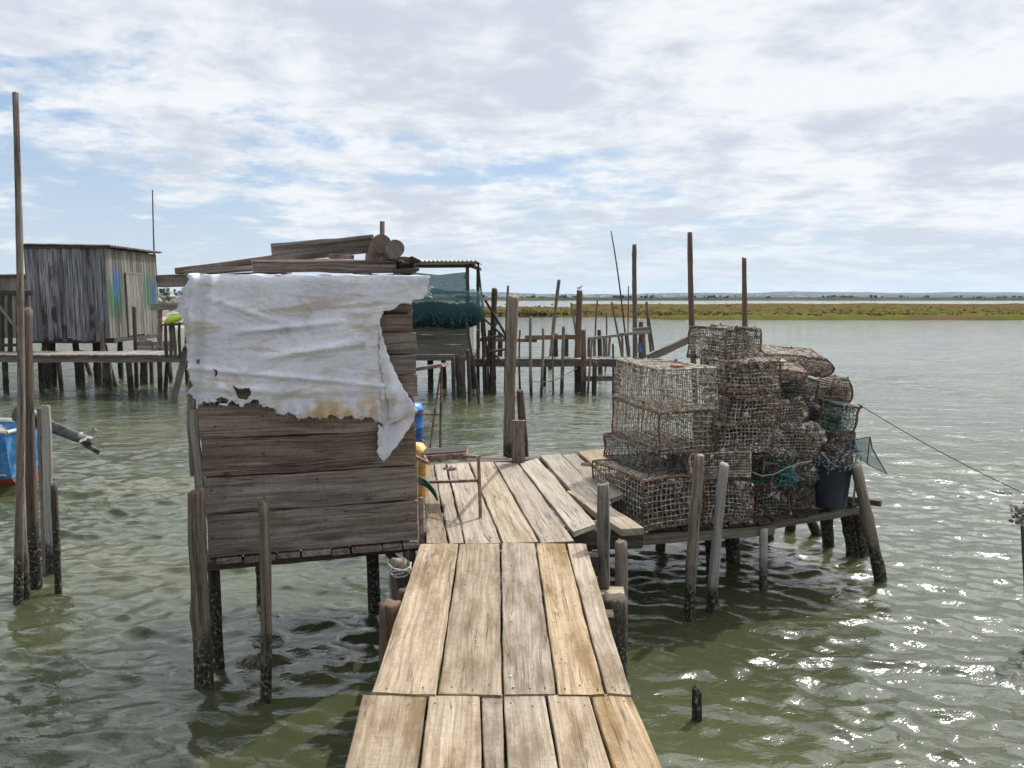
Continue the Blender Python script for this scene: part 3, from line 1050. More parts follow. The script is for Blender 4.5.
def clothmat():
    m, n = newmat('white_tarp_cloth')
    uv = n.node('ShaderNodeUVMap').outputs[0]
    u, v, _ = n.sep(uv)
    f = n.noise(uv, 2.2, 6, 0.62, .6)
    g = n.noise(n.xyz(n.math('MULTIPLY', u, 1.6), n.math('MULTIPLY', v, 6), 4), 1.5, 6, .6, .8)
    fine_ = n.noise(uv, 38, 5, .7)
    c = n.mix(n.ss(f, .35, .7), (0.79, 0.795, 0.85), (0.62, 0.625, 0.69))
    c = n.mix(n.math('MULTIPLY', n.ss(fine_, .5, .66), .28), c, (0.40, 0.385, 0.37))
    dirt = n.noise(n.xyz(n.math('MULTIPLY', u, 1.0), n.math('MULTIPLY', v, 2.2), 11), 2.6, 8, .68, 1.0)
    c = n.mix(n.math('MULTIPLY', n.ss(dirt, .50, .66), .42), c, (0.36, 0.345, 0.34))
    # rust-brown stains: in bands and along the bottom hem
    st = n.math('MULTIPLY', n.ss(g, .52, .66), .68)
    c = n.mix(st, c, (0.46, 0.37, 0.25))
    hem = n.math('MULTIPLY', n.ss(v, 0.66, 0.92), n.ss(u, .36, .62))
    hem = n.math('MULTIPLY', hem, n.ss(u, 1.20, 1.02))
    hem = n.math('MULTIPLY', hem, n.ss(n.noise(uv, 4.5, 5, .62), .42, .60))
    c = n.mix(n.math('MULTIPLY', hem, .85), c, (0.50, 0.335, 0.13))
    wv = n.node('ShaderNodeTexWave', {'Vector': uv, 'Scale': 60}, bands_direction='Y').outputs['Fac']
    wr = n.noise(n.xyz(n.math('MULTIPLY', u, 2.2), n.math('MULTIPLY', v, 3.4), 7), 1.2, 3, .5, 1.6)
    wr = n.math('ABSOLUTE', n.math('SUBTRACT', wr, .5))
    wr = n.math('SUBTRACT', 0.3, n.math('POWER', wr, 0.6))
    h = n.math('ADD', n.math('MULTIPLY', wr, 1.0), n.math('ADD', n.math('MULTIPLY', fine_, .12), n.math('MULTIPLY', wv, .03)))
    finish(n, c, .8, h, .42, .03, .1)
    return m


def tarp():
    sheet = [(177, 262), (429, 262), (429.5, 276), (427, 291), (423, 299), (414, 300), (410, 304), (400, 303), (392, 310), (384, 311), (379.5, 318),
             (378, 340), (381, 370), (386, 395), (385.5, 400), (389, 425), (378, 421.5), (369, 417), (360, 419), (352, 414.5), (343, 417), (334, 414), (326, 417.5),
             (315, 417), (303, 418), (290, 414), (281, 414), (270, 408), (262, 404), (257, 398), (251, 402), (241, 404.5), (233, 401), (226, 405), (220, 401),
             (213, 403), (206, 400), (199, 404), (193, 399), (189, 392), (193, 386), (189, 370), (187, 345), (184, 322), (177, 309), (181, 292), (190, 279), (183, 272)]
    holes = [[(233, 384), (239, 388), (250, 387), (252, 393), (247, 399), (238, 397), (236, 391)], [(213, 368), (218, 370), (218, 374), (215, 377), (216, 372)],
             [(216, 398), (222, 396), (230, 399), (227, 403), (219, 402)]]
    H = HTOP - HL.z
    mb = MB(401)
    us = np.arange(174, 432, 0.9)
    vs = np.arange(262, 428, 0.9)
    idx = {}
    rng = random.Random(4)

    def pos(u, v):
        p = PL(u, v, hp(0, 0, .03), HN) if v > 274 else PL(u, 274, hp(0, 0, .03), HN)
        s = (p - HL).dot(HE)
        t = p.z - HL.z
        o = .058
        # hanging folds and pulled creases
        fx = (u - 180) / 250
        fv = (v - 274) / 150
        o += .016 * fv * math.sin(u * .06 + v * .015) + .010 * math.sin((u + 1.6 * v) * .045) * fv + .006 * math.sin(u * .13 + v * .045)
        o += .030 * math.exp(-((v - (352 - (u - 300) * .16)) / 4.0) ** 2) * (1 if 255 < u < 372 else .0) * math.sin(math.pi * max(0, min(1, (u - 255) / 117)))
        o += .022 * math.exp(-((v - (331 - (u - 250) * .10)) / 3.5) ** 2) * math.sin(math.pi * max(0, min(1, (u - 225) / 130)))
        o += .014 * math.exp(-((v - (392 - abs(u - 300) * .06)) / 5) ** 2)
        o += .016 * math.exp(-((v - (372 + (u - 240) * .09)) / 3) ** 2)
        o += .016 * math.exp(-((u - 372 + (v - 320) * .25) / 5) ** 2) + .014 * math.exp(-((u - 345 + (v - 300) * .35) / 6) ** 2) * min(1, max(0, (v - 300) / 30))
        o += .012 * math.exp(-((v - 300 - (u - 215) * .35) / 4) ** 2) * math.exp(-((u - 245) / 40) ** 2)
        # bunched left edge
        if u < 228:
            k = (228 - u) / 45
            o += .03 * k * math.sin(u * .34 + v * .018) + .012 * k * math.sin(v * .12)
        o += .010 * math.exp(-((u - 213 - (v - 290) * .05) / 5) ** 2)
        # ragged hem curls out
        if v > 396:
            o += .012 * math.sin(u * .45) * (v - 396) / 20
        if v <= 274:                                   # over the eave and onto the roof
            back = (274 - v) / 12
            q = hp(s, H + .050 + .004 * math.sin(u * .2), .050 - back * .55)
            return q, (s, -back * .5)
        if v < 284:                                    # rounded eave
            k = (284 - v) / 10
            o -= .02 * k * k
            t = min(t, H + .050)
        if s < -.02:                                   # wraps back round the left corner
            k = (-.02 - s)
            o -= .25 * k
        return hp(s, t, o), (s, fv)

    P = {}
    for i, u in enumerate(us):
        for j, v in enumerate(vs):
            P[i, j] = None

    def vid(i, j):
        if (i, j) not in idx:
            uu = us[i] + rng.uniform(-.25, .25)
            vv = vs[j] + (rng.uniform(-.25, .25) if vs[j] > 276 else 0)
            q, uvq = pos(uu, vv)
            idx[i, j] = (len(mb.v), uvq)
            mb.v.append(tuple(q))
        return idx[i, j]
    for i in range(len(us) - 1):
        for j in range(len(vs) - 1):
            cu, cv = us[i] + .45, vs[j] + .45
            ju, jv = cu + .7 * math.sin(cv * .55) + .4 * math.sin(cv * 1.3), cv + 1.2 * math.sin(cu * .33) + .7 * math.sin(cu * .9) + .3 * math.sin(cu * 1.9)
            if not inpoly(ju if cv > 285 else cu, jv if cv > 390 else cv, sheet) or any(inpoly(cu, cv, h) for h in holes):
                continue
            q = [vid(i, j), vid(i, j + 1), vid(i + 1, j + 1), vid(i + 1, j)]
            mb.face(tuple(a[0] for a in q), [a[1] for a in q], .5)
    M = clothmat()
    c = hp(HW / 2, H, 0)
    o = mb.build('tarpaulin', M, None, c, smooth=True)
    tag(o, 'torn white tarpaulin with brown stains draped over the hut front', 'tarpaulin')
    sm = o.modifiers.new('thickness', 'SOLIDIFY')
    sm.thickness = .004
    # hanging torn flap at the right: three folded panels
    fl = MB(402)

    def panel(poly, fo, tint):
        us_ = np.arange(372, 422, .7)
        vs_ = np.arange(314, 466, .7)
        ids = {}

        def vid2(i, j):
            if (i, j) not in ids:
                u, v = us_[i] + rng.uniform(-.22, .22), vs_[j] + rng.uniform(-.22, .22)
                o_ = fo(u, v)
                p = PL(u, v, hp(0, 0, o_), HN)
                ids[i, j] = (len(fl.v), ((p - HL).dot(HE) + 3, (v - 274) / 150 * .55))
                fl.v.append(tuple(p))
            return ids[i, j]
        for i in range(len(us_) - 1):
            for j in range(len(vs_) - 1):
                if inpoly(us_[i] + .35 + .5 * math.sin(vs_[j] * .7), vs_[j] + .35, poly):
                    q = [vid2(i, j), vid2(i, j + 1), vid2(i + 1, j + 1), vid2(i + 1, j)]
                    fl.face(tuple(a[0] for a in q), [a[1] for a in q], tint)
    # back panel reaching the lowest tip
    panel([(380, 380), (392, 392), (404, 395), (417, 410), (412, 424), (400, 442), (384, 462), (377.5, 455), (378.5, 424), (383, 428)],
          lambda u, v: .06 + .012 * math.sin(u * .25 + v * .05), .3)
    # long narrow panel falling from the tear
    panel([(378.5, 318), (383, 338), (390, 360), (400, 382), (417, 411), (407, 417), (388, 425), (389, 405), (385, 392), (379.5, 360)],
          lambda u, v: .08 + .0016 * (u - 380) * math.sin(v * .03) + .012 * math.sin(u * .3 - v * .04), .6)
    # turned-over corner
    panel([(397, 392), (403, 388), (417, 411), (408, 416), (390, 424), (391, 414)],
          lambda u, v: .11 + .01 * math.sin(u * .4), .8)
    f = fl.build('torn_flap', M, o, c, smooth=True)
    sm = f.modifiers.new('thickness', 'SOLIDIFY')
    sm.thickness = .004
    # little tuft of rag at the right top corner
    rg = MB(403)
    for k in range(9):
        p = PL(424 + rg.r.uniform(0, 4), 292 + rg.r.uniform(-8, 6), hp(0, 0, .03), HN)
        e = p + HE * rg.r.uniform(.02, .05) + Vector((0, rg.r.uniform(-.03, .03), rg.r.uniform(-.03, .02)))
        rg.plank(p, e, .025, .003, seg=3, wob=.004, ch=.001, endj=.008)
    rg.build('rag_end', M, o, c)


tarp()


def tarp_threads():
    o = [q for q in bpy.data.objects if q.name == 'tarpaulin'][0]
    m = MB(404)
    hem = [(193, 401), (206, 401), (220, 402), (233, 402), (251, 402), (262, 404), (281, 413), (303, 417), (326, 416), (343, 416), (360, 418), (385, 424), (378, 455), (384, 460), (400, 440)]
    for k in range(70):
        i = m.r.randrange(len(hem) - 1)
        t = m.r.random()
        u, v = hem[i][0] * (1 - t) + hem[i + 1][0] * t, hem[i][1] * (1 - t) + hem[i + 1][1] * t
        q = [PL(u, v - 3, hp(0, 0, .062), HN)]
        dx_ = m.r.gauss(0, .004)
        for j in range(4):
            q.append(q[-1] + Vector((dx_ + m.r.gauss(0, .003), m.r.gauss(0, .003), -m.r.uniform(.006, .018))))
        m.tube(q, .0012, 3, caps=False)
    b = m.build('frayed_threads', M_ROPEW, o, o.location)
    b['kind'] = 'stuff'


tarp_threads()


# ------------------------------------------------------------------ timber on the hut roof
def roof_junk():
    zt = HTOP + .035
    def one(name, label, cat, fn, mat, seed, smooth=False):
        mb = MB(seed)
        fn(mb)
        v = np.array(mb.v)
        o = mb.build(name, mat, None, (v[:, 0].mean(), v[:, 1].mean(), v[:, 2].min()), smooth=smooth)
        tag(o, label, cat, 'timber lying on the hut roof')
    up = Vector((0, 0, 1))
    one('roof_beam', 'thick dark beam sticking out to the left of the hut roof', 'beam',
        lambda m: m.plank(D(159, 281.5, 5.75), D(290, 277, 5.55), .085, .09, wob=.004), M_HUT, 501)
    one('roof_board', 'long thin warped board sloping up to the right across the roof, left end over the beam', 'board',
        lambda m: m.plank(D(180, 270.5, 5.5), D(330, 252, 5.45), .12, .045, wob=.008), M_HUT, 502)
    one('roof_board', 'lower thin board under the warped sloping board, its grey face to the camera', 'board',
        lambda m: m.plank(D(186, 273.5, 5.35), D(300, 264, 5.35), .10, .035, wob=.006), M_GREY, 508)
    one('roof_board', 'wide grey board lying on edge, tilted up to the right at the top of the roof pile', 'board',
        lambda m: (m.plank(D(273.5, 253.5, 5.25), D(374, 243.5, 5.25), .125, .03, side=up, wob=.003, tint=.35),
                   m.plank(D(273, 246.8, 5.23), D(371.5, 237, 5.23), .05, .022, wob=.003, tint=.8)), M_GREY, 503)
    one('roof_trough', 'long dark rounded timber lying along the front edge of the roof', 'timber',
        lambda m: (m.plank(D(252.5, 266, 5.02), D(396, 266.5, 5.12), .085, .06, side=up, wob=.004, ch=.02),
                   m.plank(D(253, 260.8, 5.0), D(394, 261.5, 5.1), .07, .014, wob=.003)), M_HUT, 504)
    one('roof_log', 'brown round log with sawn end leaning up at the right of the roof pile', 'log',
        lambda m: m.tube([D(374, 259, 5.45), D(377, 252, 5.28), D(381.5, 243.5, 5.06)], [.064, .066, .064], 15, jit=.03), M_POSTR, 505)
    one('roof_log', 'darker round log lying end-on beside the leaning brown log on the roof', 'log',
        lambda m: m.tube([D(386, 259, 5.5), D(390, 254.5, 5.28), D(395.5, 248.5, 4.96)], [.058, .060, .058], 15, jit=.03), M_GREY, 506)
    one('roof_stick', 'short upright stick poking above the logs on the roof', 'stick',
        lambda m: m.plank(D(382.5, 260, 5.35), D(382.5, 221, 5.35), .035, .03, wob=.002), M_GREY, 507)
    one('roof_offcut', 'small orange-brown wood offcut wedged under the grey board on the roof', 'offcut',
        lambda m: m.plank(D(331, 256.5, 5.2), D(352, 257.5, 5.15), .05, .03), M_RUSTP, 509)

    def bark(m):
        for k in range(14):
            p = D(396 + m.r.uniform(0, 17), 266 + m.r.uniform(-8, 5), 5.15 + m.r.uniform(-.06, .06))
            m.tube([p - Vector((.05, 0, m.r.uniform(-.02, .02))), p, p + Vector((.05, 0, m.r.uniform(-.02, .02)))], [.014, .024, .012], 7, jit=.35)
    one('bark_chunk', 'rough dark lump of bark at the right end of the roof edge', 'bark', bark, M_BARK, 510)
    one('roof_chock', 'two flat dark chocks under the bark lump at the roof corner', 'chock',
        lambda m: (m.plank(D(394, 272, 5.12), D(416, 271.5, 5.15), .12, .03, wob=.004),), M_DARK, 511)


roof_junk()

# ------------------------------------------------------------------ rusty frame, cans and hose on the landing
def landing_things():
    # iron rail frame
    c = G(480, 517, 0)
    root = empty('rail_frame', c, 'rusty brown low rail on a single upright at the left of the sunlit landing', 'rail')
    yp = c.y
    m = MB(601)
    m.tube([G(480.5, 517, 0), D(478.5, 458, yp)], .014, 6)
    m.build('upright', M_RUSTP, root, c)
    m = MB(602)
    m.plank(D(478.5, 457.5, yp), D(507, 458.5, 7.25), .03, .02)
    m.plank(D(479, 457.5, yp), D(464, 456, 5.75), .03, .02)
    m.build('top_rail', M_RUSTP, root, c)
    m = MB(603)
    m.plank(D(478, 480.5, yp), D(424, 482, 5.65), .028, .02)
    m.build('lower_rail', M_RUSTP, root, c)
    m = MB(604)
    m.plank(D(422, 459.5, 5.75) + Vector((0, .12, 0)), D(467, 456.3, 5.75) + Vector((0, .12, 0)), .24, .05, side=Vector((0, 1, 0)), tint=.5)
    m.build('seat_board', M_RUSTP, root, c)
    m = MB(605)
    m.plank(D(423, 459.5, 5.75) + Vector((0, .13, .034)), D(466, 456.3, 5.75) + Vector((0, .13, .034)), .22, .012, side=Vector((0, 1, 0)))
    m.build('seat_pad', M_DARK, root, c)
    m = MB(606)
    m.tube([D(416, 457, 5.5), D(428.5, 463, 5.35)], .013, 6)
    m.tube([D(416, 457, 5.5), D(417, 541, 5.2)], .013, 6)
    m.tube([D(428.5, 463, 5.35), D(424, 456, 5.75)], .011, 6)
    m.build('side_bar', M_RUSTP, root, c)
    # thin iron stand behind
    c = G(440, 462, 0)
    root = empty('iron_stand', c, 'thin rusty iron stand with a ragged plank on top behind the hut corner', 'stand')
    m = MB(611)
    m.tube([D(440, 462, 7.3), D(441.5, 366, 7.3)], .013, 6)
    m.tube([D(428, 462, 7.25), D(440.5, 372, 7.3)], .010, 6)
    m.tube([D(410, 414, 7.3), D(441, 414.5, 7.3)], .009, 6)
    m.build('uprights', M_RUST, root, c)
    m = MB(612)
    m.plank(D(405, 370, 7.3), D(444, 365, 7.2), .12, .035, wob=.012, endj=.02)
    m.build('top_plank', M_RUSTP, root, c)
    # yellow can
    c = D(416.5, 500, 6.0)
    c.z = .0
    root = empty('yellow_can', c, 'yellow plastic jerrycan half hidden behind the hut corner', 'jerrycan')
    m = MB(621)
    rings = []
    for zf, rx, ry in ((.0, .075, .1), (.02, .088, .115), (.26, .088, .115), (.31, .082, .11), (.34, .06, .08), (.35, .03, .04)):
        rings.append([c + Vector((rx * math.copysign(abs(math.cos(a)) ** .5, math.cos(a)), ry * math.copysign(abs(math.sin(a)) ** .5, math.sin(a)), zf * 1.25)) for a in np.linspace(0, 2 * math.pi, 20, endpoint=False)])
    m.loft(rings)
    m.build('body', M_YELLOW, root, c, smooth=True)
    m = MB(622)
    m.tube([c + Vector((-.03, 0, .43)), c + Vector((-.03, 0, .47))], .022, 10)
    m.build('cap', M_BLACK, root, c)
    # blue drum with black base
    c = G(415, 452, 0)
    c = Vector((c.x - .02, 7.6, 0.1))
    root = empty('blue_drum', c, 'blue plastic drum showing behind the hut corner above the yellow can', 'drum')
    m = MB(631)
    rings = []
    for zf, r in ((0, .11), (.02, .125), (.12, .128), (.13, .134), (.15, .134), (.16, .128), (.30, .128), (.31, .134), (.33, .134), (.34, .126), (.38, .11), (.385, .05)):
        rings.append([c + Vector((r * math.cos(a), r * math.sin(a), .05 + zf)) for a in np.linspace(0, 2 * math.pi, 24, endpoint=False)])
    m.loft(rings)
    m.build('body', M_BLUEP, root, c, smooth=True)
    m = MB(632)
    m.tube([c + Vector((0, 0, -.0)), c + Vector((0, 0, .05))], .145, 20)
    m.build('base', M_BLACK, root, c)
    # white marking strip on drum
    m = MB(633)
    m.plank(c + Vector((.03, -.127, .12)), c + Vector((.06, -.118, .2)), .02, .004, side=Vector((1, 0, 0)), seg=3, wob=0, ch=.001)
    m.build('mark', M_WHITEP, root, c)
    # coil of green hose
    m = MB(641)
    for k in range(4):
        pts = []
        for q in range(12):
            s = q / 11
            u = 417 + 19 * s + k * .6
            v = 477 + k * 2.2 + 17 * s * s
            pts.append(D(u, v, 5.55 - .05 * s + .03 * k))
        m.tube(pts, .008, 7)
    p = G(430, 496, 0)
    tag(m.build('green_hose', M_HOSE, None, (p.x, p.y, 0)), 'dark green hose strands curving down onto the landing beside the hut', 'hose')
    # post trio at the back of the landing
    pxpost('landing_post', 'tallest square-headed post at the far edge of the sunlit landing', 511, 461.5, 513.5, 296, 10.5, M_POST, seed=651, lump=.05, under=1.2, taper=1.0)
    pxpost('landing_post', 'shorter tilted round post right of the tallest landing post', 526, 461, 520, 391, 9, M_POSTD, seed=652, under=1.2)
    m = MB(653)
    m.plank(G(518.5, 462, 0) + Vector((0, 0, -.6)), D(518.5, 420.5, G(518.5, 462, 0).y), .125, .05, side=Vector((1, 0, 0)), wob=.004)
    p = G(518.5, 462, 0)
    tag(m.build('post_stub', M_GREY, None, (p.x, p.y, 0)), 'short broad board stub leaning on the two posts behind the landing', 'post')


landing_things()
# the tall landing post stands in the water beyond the planks

# posts round the walkway, right
m = MB(701)
p = D(604, 586, 4.78)
m.post(p, D(603, 485, 4.78), .043, .041, bend=.004, ragged=.5)
tag(m.build('walkway_post', M_GREY, None, p, smooth=True), 'thick split-topped grey post between the walkway and the trap stage', 'post')
pxpost('water_stub', 'short black rotten stump sticking out of the water right of the walkway', 697, 716, 697, 688, 11, M_POSTD, seed=702, ragged=.9)
pxpost('stage_post', 'rough brown post leaning on the front of the trap stack', 691.5, 618, 699.5, 457, 12, M_POST, group='leaning posts before the trap stack', seed=703, lump=.13)
pxpost('stage_post', 'paler grey post beside the brown one before the trap stack', 713, 613, 724, 464, 11.5, M_PALE, group='leaning posts before the trap stack', seed=704, lump=.1)
pxpost('tall_pole', 'tall pole rising behind the topmost crusted trap at its left', 697, 470, 690, 233, 6.5, M_POSTR, seed=705, taper=.75, group='tall poles behind the trap stack')
pxpost('tall_pole', 'shorter straight pole rising behind the topmost crusted trap at its right', 742, 470, 744, 258, 6, M_POSTR, seed=706, taper=.75, group='tall poles behind the trap stack')
m = MB(707)
m.plank(D(648, 358, 9.2), D(700, 334, 9.4), .09, .06, side=Vector((0, 0, 1)))
p = D(674, 346, 9.3)
tag(m.build('cross_beam', M_GREY, None, p), 'sloping grey beam between the far walkway and the tall pole behind the traps', 'beam')


# ------------------------------------------------------------------ trap stage
ZS = -0.25


def stage():
    c = G(740, 530, ZS)
    root = empty('trap_stage', c, 'low stage of dark planks on stilts carrying the stack of traps and bucket', 'stage')
    A, B_, C_ = G(632, 538, ZS - .06), G(771, 526, ZS - .06), G(858, 507, ZS - .06)
    back = Vector((-.35, 1.0, 0)).normalized() * 1.75
    mb = MB(801)
    for (p, q, n) in ((A, B_, 9), (B_, C_, 8)):
        for i in range(n):
            a = p.lerp(q, (i + .5) / n)
            w_ = (q - p).length / n
            z_ = Vector((0, 0, .045))
            mb.plank(a + z_ + (q - p).normalized().cross(Vector((0, 0, 1))) * mb.r.uniform(-.02, .05), a + z_ + back, w_ - .015, .03, wob=.005, endj=.02)
    mb.build('decking', M_DARK, root, c)
    mb = MB(802)
    mb.plank(A + Vector((0, .03, -.03)), B_ + Vector((.02, .03, -.03)), .075, .085, side=None, wob=.005)
    mb.build('front_beam', M_BEAM, root, c)
    mb = MB(803)
    mb.plank(B_ + Vector((-.15, .05, -.035)), C_ + Vector((0, .03, -.03)), .075, .07, wob=.006)
    mb.plank(A + back * .9 + Vector((0, 0, -.03)), C_ + back * .9 + Vector((0, 0, -.03)), .08, .08)
    mb.plank(A + back * .45 + Vector((0, 0, -.03)), C_ + back * .45 + Vector((0, 0, -.03)), .08, .08)
    mb.build('bearer', M_BEAM, root, c)
    pxpost('leg', '', 764, 590, 763.5, 530, 8.5, M_PALE, parent=root, seed=811, taper=1)
    for k, (ub, vb, ut, vt, w_) in enumerate(((712, 566, 710, 528, 11), (733, 560, 732, 528, 14), (829, 545, 826, 512, 12), (852, 552, 846, 508, 14), (863, 556, 856, 506, 9),
                                              (817, 535, 806, 510, 9), (789, 530, 792, 508, 10), (770, 540, 764, 515, 9), (660, 548, 662, 530, 10))):
        pxpost('leg', '', ub, vb, ut, vt, w_, M_POSTD, parent=root, seed=820 + k, taper=1)
    pxpost('leg', '', 882, 580, 856, 465, 13, M_POST, parent=root, seed=840, taper=.9, lump=.1, bend=.004)
    mb = MB(841)
    a = D(866, 502, G(881, 580, ZW).y + .2)
    mb.plank(a + Vector((-.2, .25, -.02)), a + Vector((.1, -.05, 0)), .05, .05)
    mb.build('brace', M_DARK, root, c)


stage()


# ------------------------------------------------------------------ traps
def trap(label, u, v, d, w_, dp, h, yaw, frame=M_RUST, wire=M_WIRE, cell=.036, wr=.0034, crust=150, csize=(.006, .015), ctint=(0, 1), tilt=(0, 0), taper=.0, seed=1,
         cut=None, group='crab traps stacked on the stage', sag=.012, rnd=0.0, dark_in=0, name='crab_trap'):
    """u,v = the front left bottom corner seen in the photo, d = its distance"""
    P0 = D(u, v, d)
    Rm = Matrix.Rotation(R(yaw), 3, 'Z') @ Matrix.Rotation(R(tilt[0]), 3, 'X') @ Matrix.Rotation(R(tilt[1]), 3, 'Y')
    c = P0 + Rm @ Vector((w_ / 2, dp / 2, 0))
    root = empty(name, c, label, 'trap', group)
    rng = random.Random(seed)

    phs = [rng.uniform(0, 6.28) for _ in range(6)]

    def bx(x, y, z):
        """x,y,z in 0..1 -> world; the box narrows to the top and sags; optionally rounded"""
        k = 1 - taper * z
        X = (x - .5) * k
        Y = (y - .5) * k
        Z = z
        if rnd:
            rr = 1 - rnd * ((2 * abs(z - .5)) ** 3)
            X *= rr
            Y *= rr
        sx = sag * math.sin(3 * y + 4 * z + phs[0]) * math.sin(math.pi * z)
        sy = sag * math.sin(3 * x + 4 * z + phs[1]) * math.sin(math.pi * z)
        sz = sag * 1.4 * math.sin(math.pi * x) * math.sin(math.pi * y) * (-1 if z > .5 else .3) + sag * .5 * math.sin(5 * x + 3 * y + phs[2])
        return P0 + Rm @ Vector((w_ / 2 + X * w_ + sx, dp / 2 + Y * dp + sy, Z * h + sz))
    # frame rods
    mf = MB(seed * 7 + 1)
    E = [((0, 0, 0), (1, 0, 0)), ((1, 0, 0), (1, 1, 0)), ((1, 1, 0), (0, 1, 0)), ((0, 1, 0), (0, 0, 0)),
         ((0, 0, 1), (1, 0, 1)), ((1, 0, 1), (1, 1, 1)), ((1, 1, 1), (0, 1, 1)), ((0, 1, 1), (0, 0, 1)),
         ((0, 0, 0), (0, 0, 1)), ((1, 0, 0), (1, 0, 1)), ((1, 1, 0), (1, 1, 1)), ((0, 1, 0), (0, 1, 1))]
    for a, b in E:
        a, b = Vector(a), Vector(b)
        mf.tube([bx(*a.lerp(b, t)) for t in (0, .2, .4, .6, .8, 1)], [.0088 * rng.uniform(.8, 1.3) for _ in range(6)], 5, jit=.25)
    mf.build('frame', frame, root, c)
    # netting
    mn = MB(seed * 7 + 2)
    nx, ny, nz = max(3, round(w_ / cell)), max(3, round(dp / cell)), max(3, round(h / cell))
    faces = [(nx, nz, lambda a, b: bx(a, 0, b)), (nx, nz, lambda a, b: bx(a, 1, b)), (ny, nz, lambda a, b: bx(0, a, b)), (ny, nz, lambda a, b: bx(1, a, b)),
             (nx, ny, lambda a, b: bx(a, b, 1)), (nx, ny, lambda a, b: bx(a, b, 0))]
    for fi, (na, nb, fn) in enumerate(faces):
        hx = (rng.uniform(.25, .7), rng.uniform(.25, .7), rng.uniform(.1, .2)) if cut and fi in cut else None
        for i in range(1, na):
            ph = rng.uniform(0, 6.28)
            q = [fn(min(1, max(0, i / na + .10 / na * math.sin(t * 9 + ph) + rng.uniform(-.08, .08) / na)), t) for t in np.linspace(0, 1, 7)]
            mn.tube(q, wr * rng.uniform(.75, 1.25), 4, caps=False)
        for i in range(1, nb):
            ph = rng.uniform(0, 6.28)
            q = [fn(t, min(1, max(0, i / nb + .10 / nb * math.sin(t * 9 + ph) + rng.uniform(-.08, .08) / nb))) for t in np.linspace(0, 1, 7)]
            mn.tube(q, wr * rng.uniform(.75, 1.25), 4, caps=False)
    # entrance funnel
    for i in range(9):
        a = 2 * math.pi * i / 9
        q = [bx(.5 + .42 * math.cos(a) * (1 - .6 * t), .02 + .5 * t, .5 + .42 * math.sin(a) * (1 - .6 * t)) for t in (0, .35, .7, 1)]
        mn.tube(q, wr * .8, 4, caps=False)
    for t in (.15, .3, .5, .7, .9):
        mn.tube([bx(.5 + .42 * math.cos(a) * (1 - .6 * t), .02 + .5 * t, .5 + .42 * math.sin(a) * (1 - .6 * t)) for a in np.linspace(0, 6.283, 11)], wr * .8, 4, caps=False)
    mn.build('netting', wire, root, c)
    # shells and weed grown on it
    if crust:
        ms = MB(seed * 7 + 3)
        crust = int(crust * .62)
        ncl = max(5, crust // 26)
        cl = [(rng.choice([0, 0, 2, 4, 3, 0]), rng.random(), rng.choice([rng.random(), 0, 1]), rng.uniform(*ctint), rng.uniform(.04, .11)) for _ in range(ncl)]
        for k in range(crust):
            tn = rng.uniform(*ctint)
            if rng.random() < .80:
                fi, a, b, tn0, sg = rng.choice(cl)
                a += rng.gauss(0, sg)
                b += rng.gauss(0, sg * 1.2)
                tn = min(1, max(0, tn0 + rng.gauss(0, .16)))
            else:
                fi = rng.choice([0, 0, 2, 2, 4, 3, 1, 5])
                a, b = rng.random(), rng.random()
                if rng.random() < .35:
                    b = rng.choice([0, 1]) + rng.gauss(0, .02)
            a, b = min(1, max(0, a)), min(1, max(0, b))
            q = faces[fi][2](a, b)
            ms.lump(q + Vector((rng.gauss(0, .006), rng.gauss(0, .006), rng.gauss(0, .006))), rng.uniform(*csize) * (1.9 if rng.random() < .08 else 1), tint=tn)
        o = ms.build('shell_crust', M_SHELL, root, c)
        o['kind'] = 'stuff'
    # dark net strands added so the interior reads as shade behind the mesh
    if dark_in:
        mi_ = MB(seed * 7 + 4)
        for k in range(dark_in):
            pts = [bx(rng.uniform(.1, .9), rng.uniform(.15, .9), rng.uniform(.03, .75)) for _ in range(6)]
            mi_.tube(pts, .005, 4, caps=False)
        mi_.build('inner_shade_net', M_WIRED, root, c)
    return root, bx


trap('large rusty-framed trap with open square mesh at the lower front corner of the stack', 643, 531, 5.82, .62, .80, .40, 24, crust=140, seed=11, cell=.044, wr=.0046, dark_in=60, csize=(.005, .011), ctint=(.2, .8), sag=.01)
trap('low fine-meshed trap squeezed between the bottom front trap and the two large ones', 649, 476, 6.0, .42, .80, .20, 20, wire=M_WIRED, crust=160, seed=12, cell=.027, wr=.003, csize=(.005, .012))
trap('large sagging trap with rusty rim, lower of the two big ones at upper left', 659, 454, 5.95, .47, 1.0, .325, 14, crust=260, seed=13, cell=.042, wr=.0039, cut=(0, 2), csize=(.005, .013), ctint=(.2, .9))
t_, b_ = trap('large trap with red tag and twine on its lid, topmost at left of the stack', 662, 411, 5.92, .48, 1.0, .325, 14, frame=M_WIRE, crust=320, seed=14, cell=.042, wr=.0039, taper=.05, csize=(.005, .013), ctint=(.2, .9))
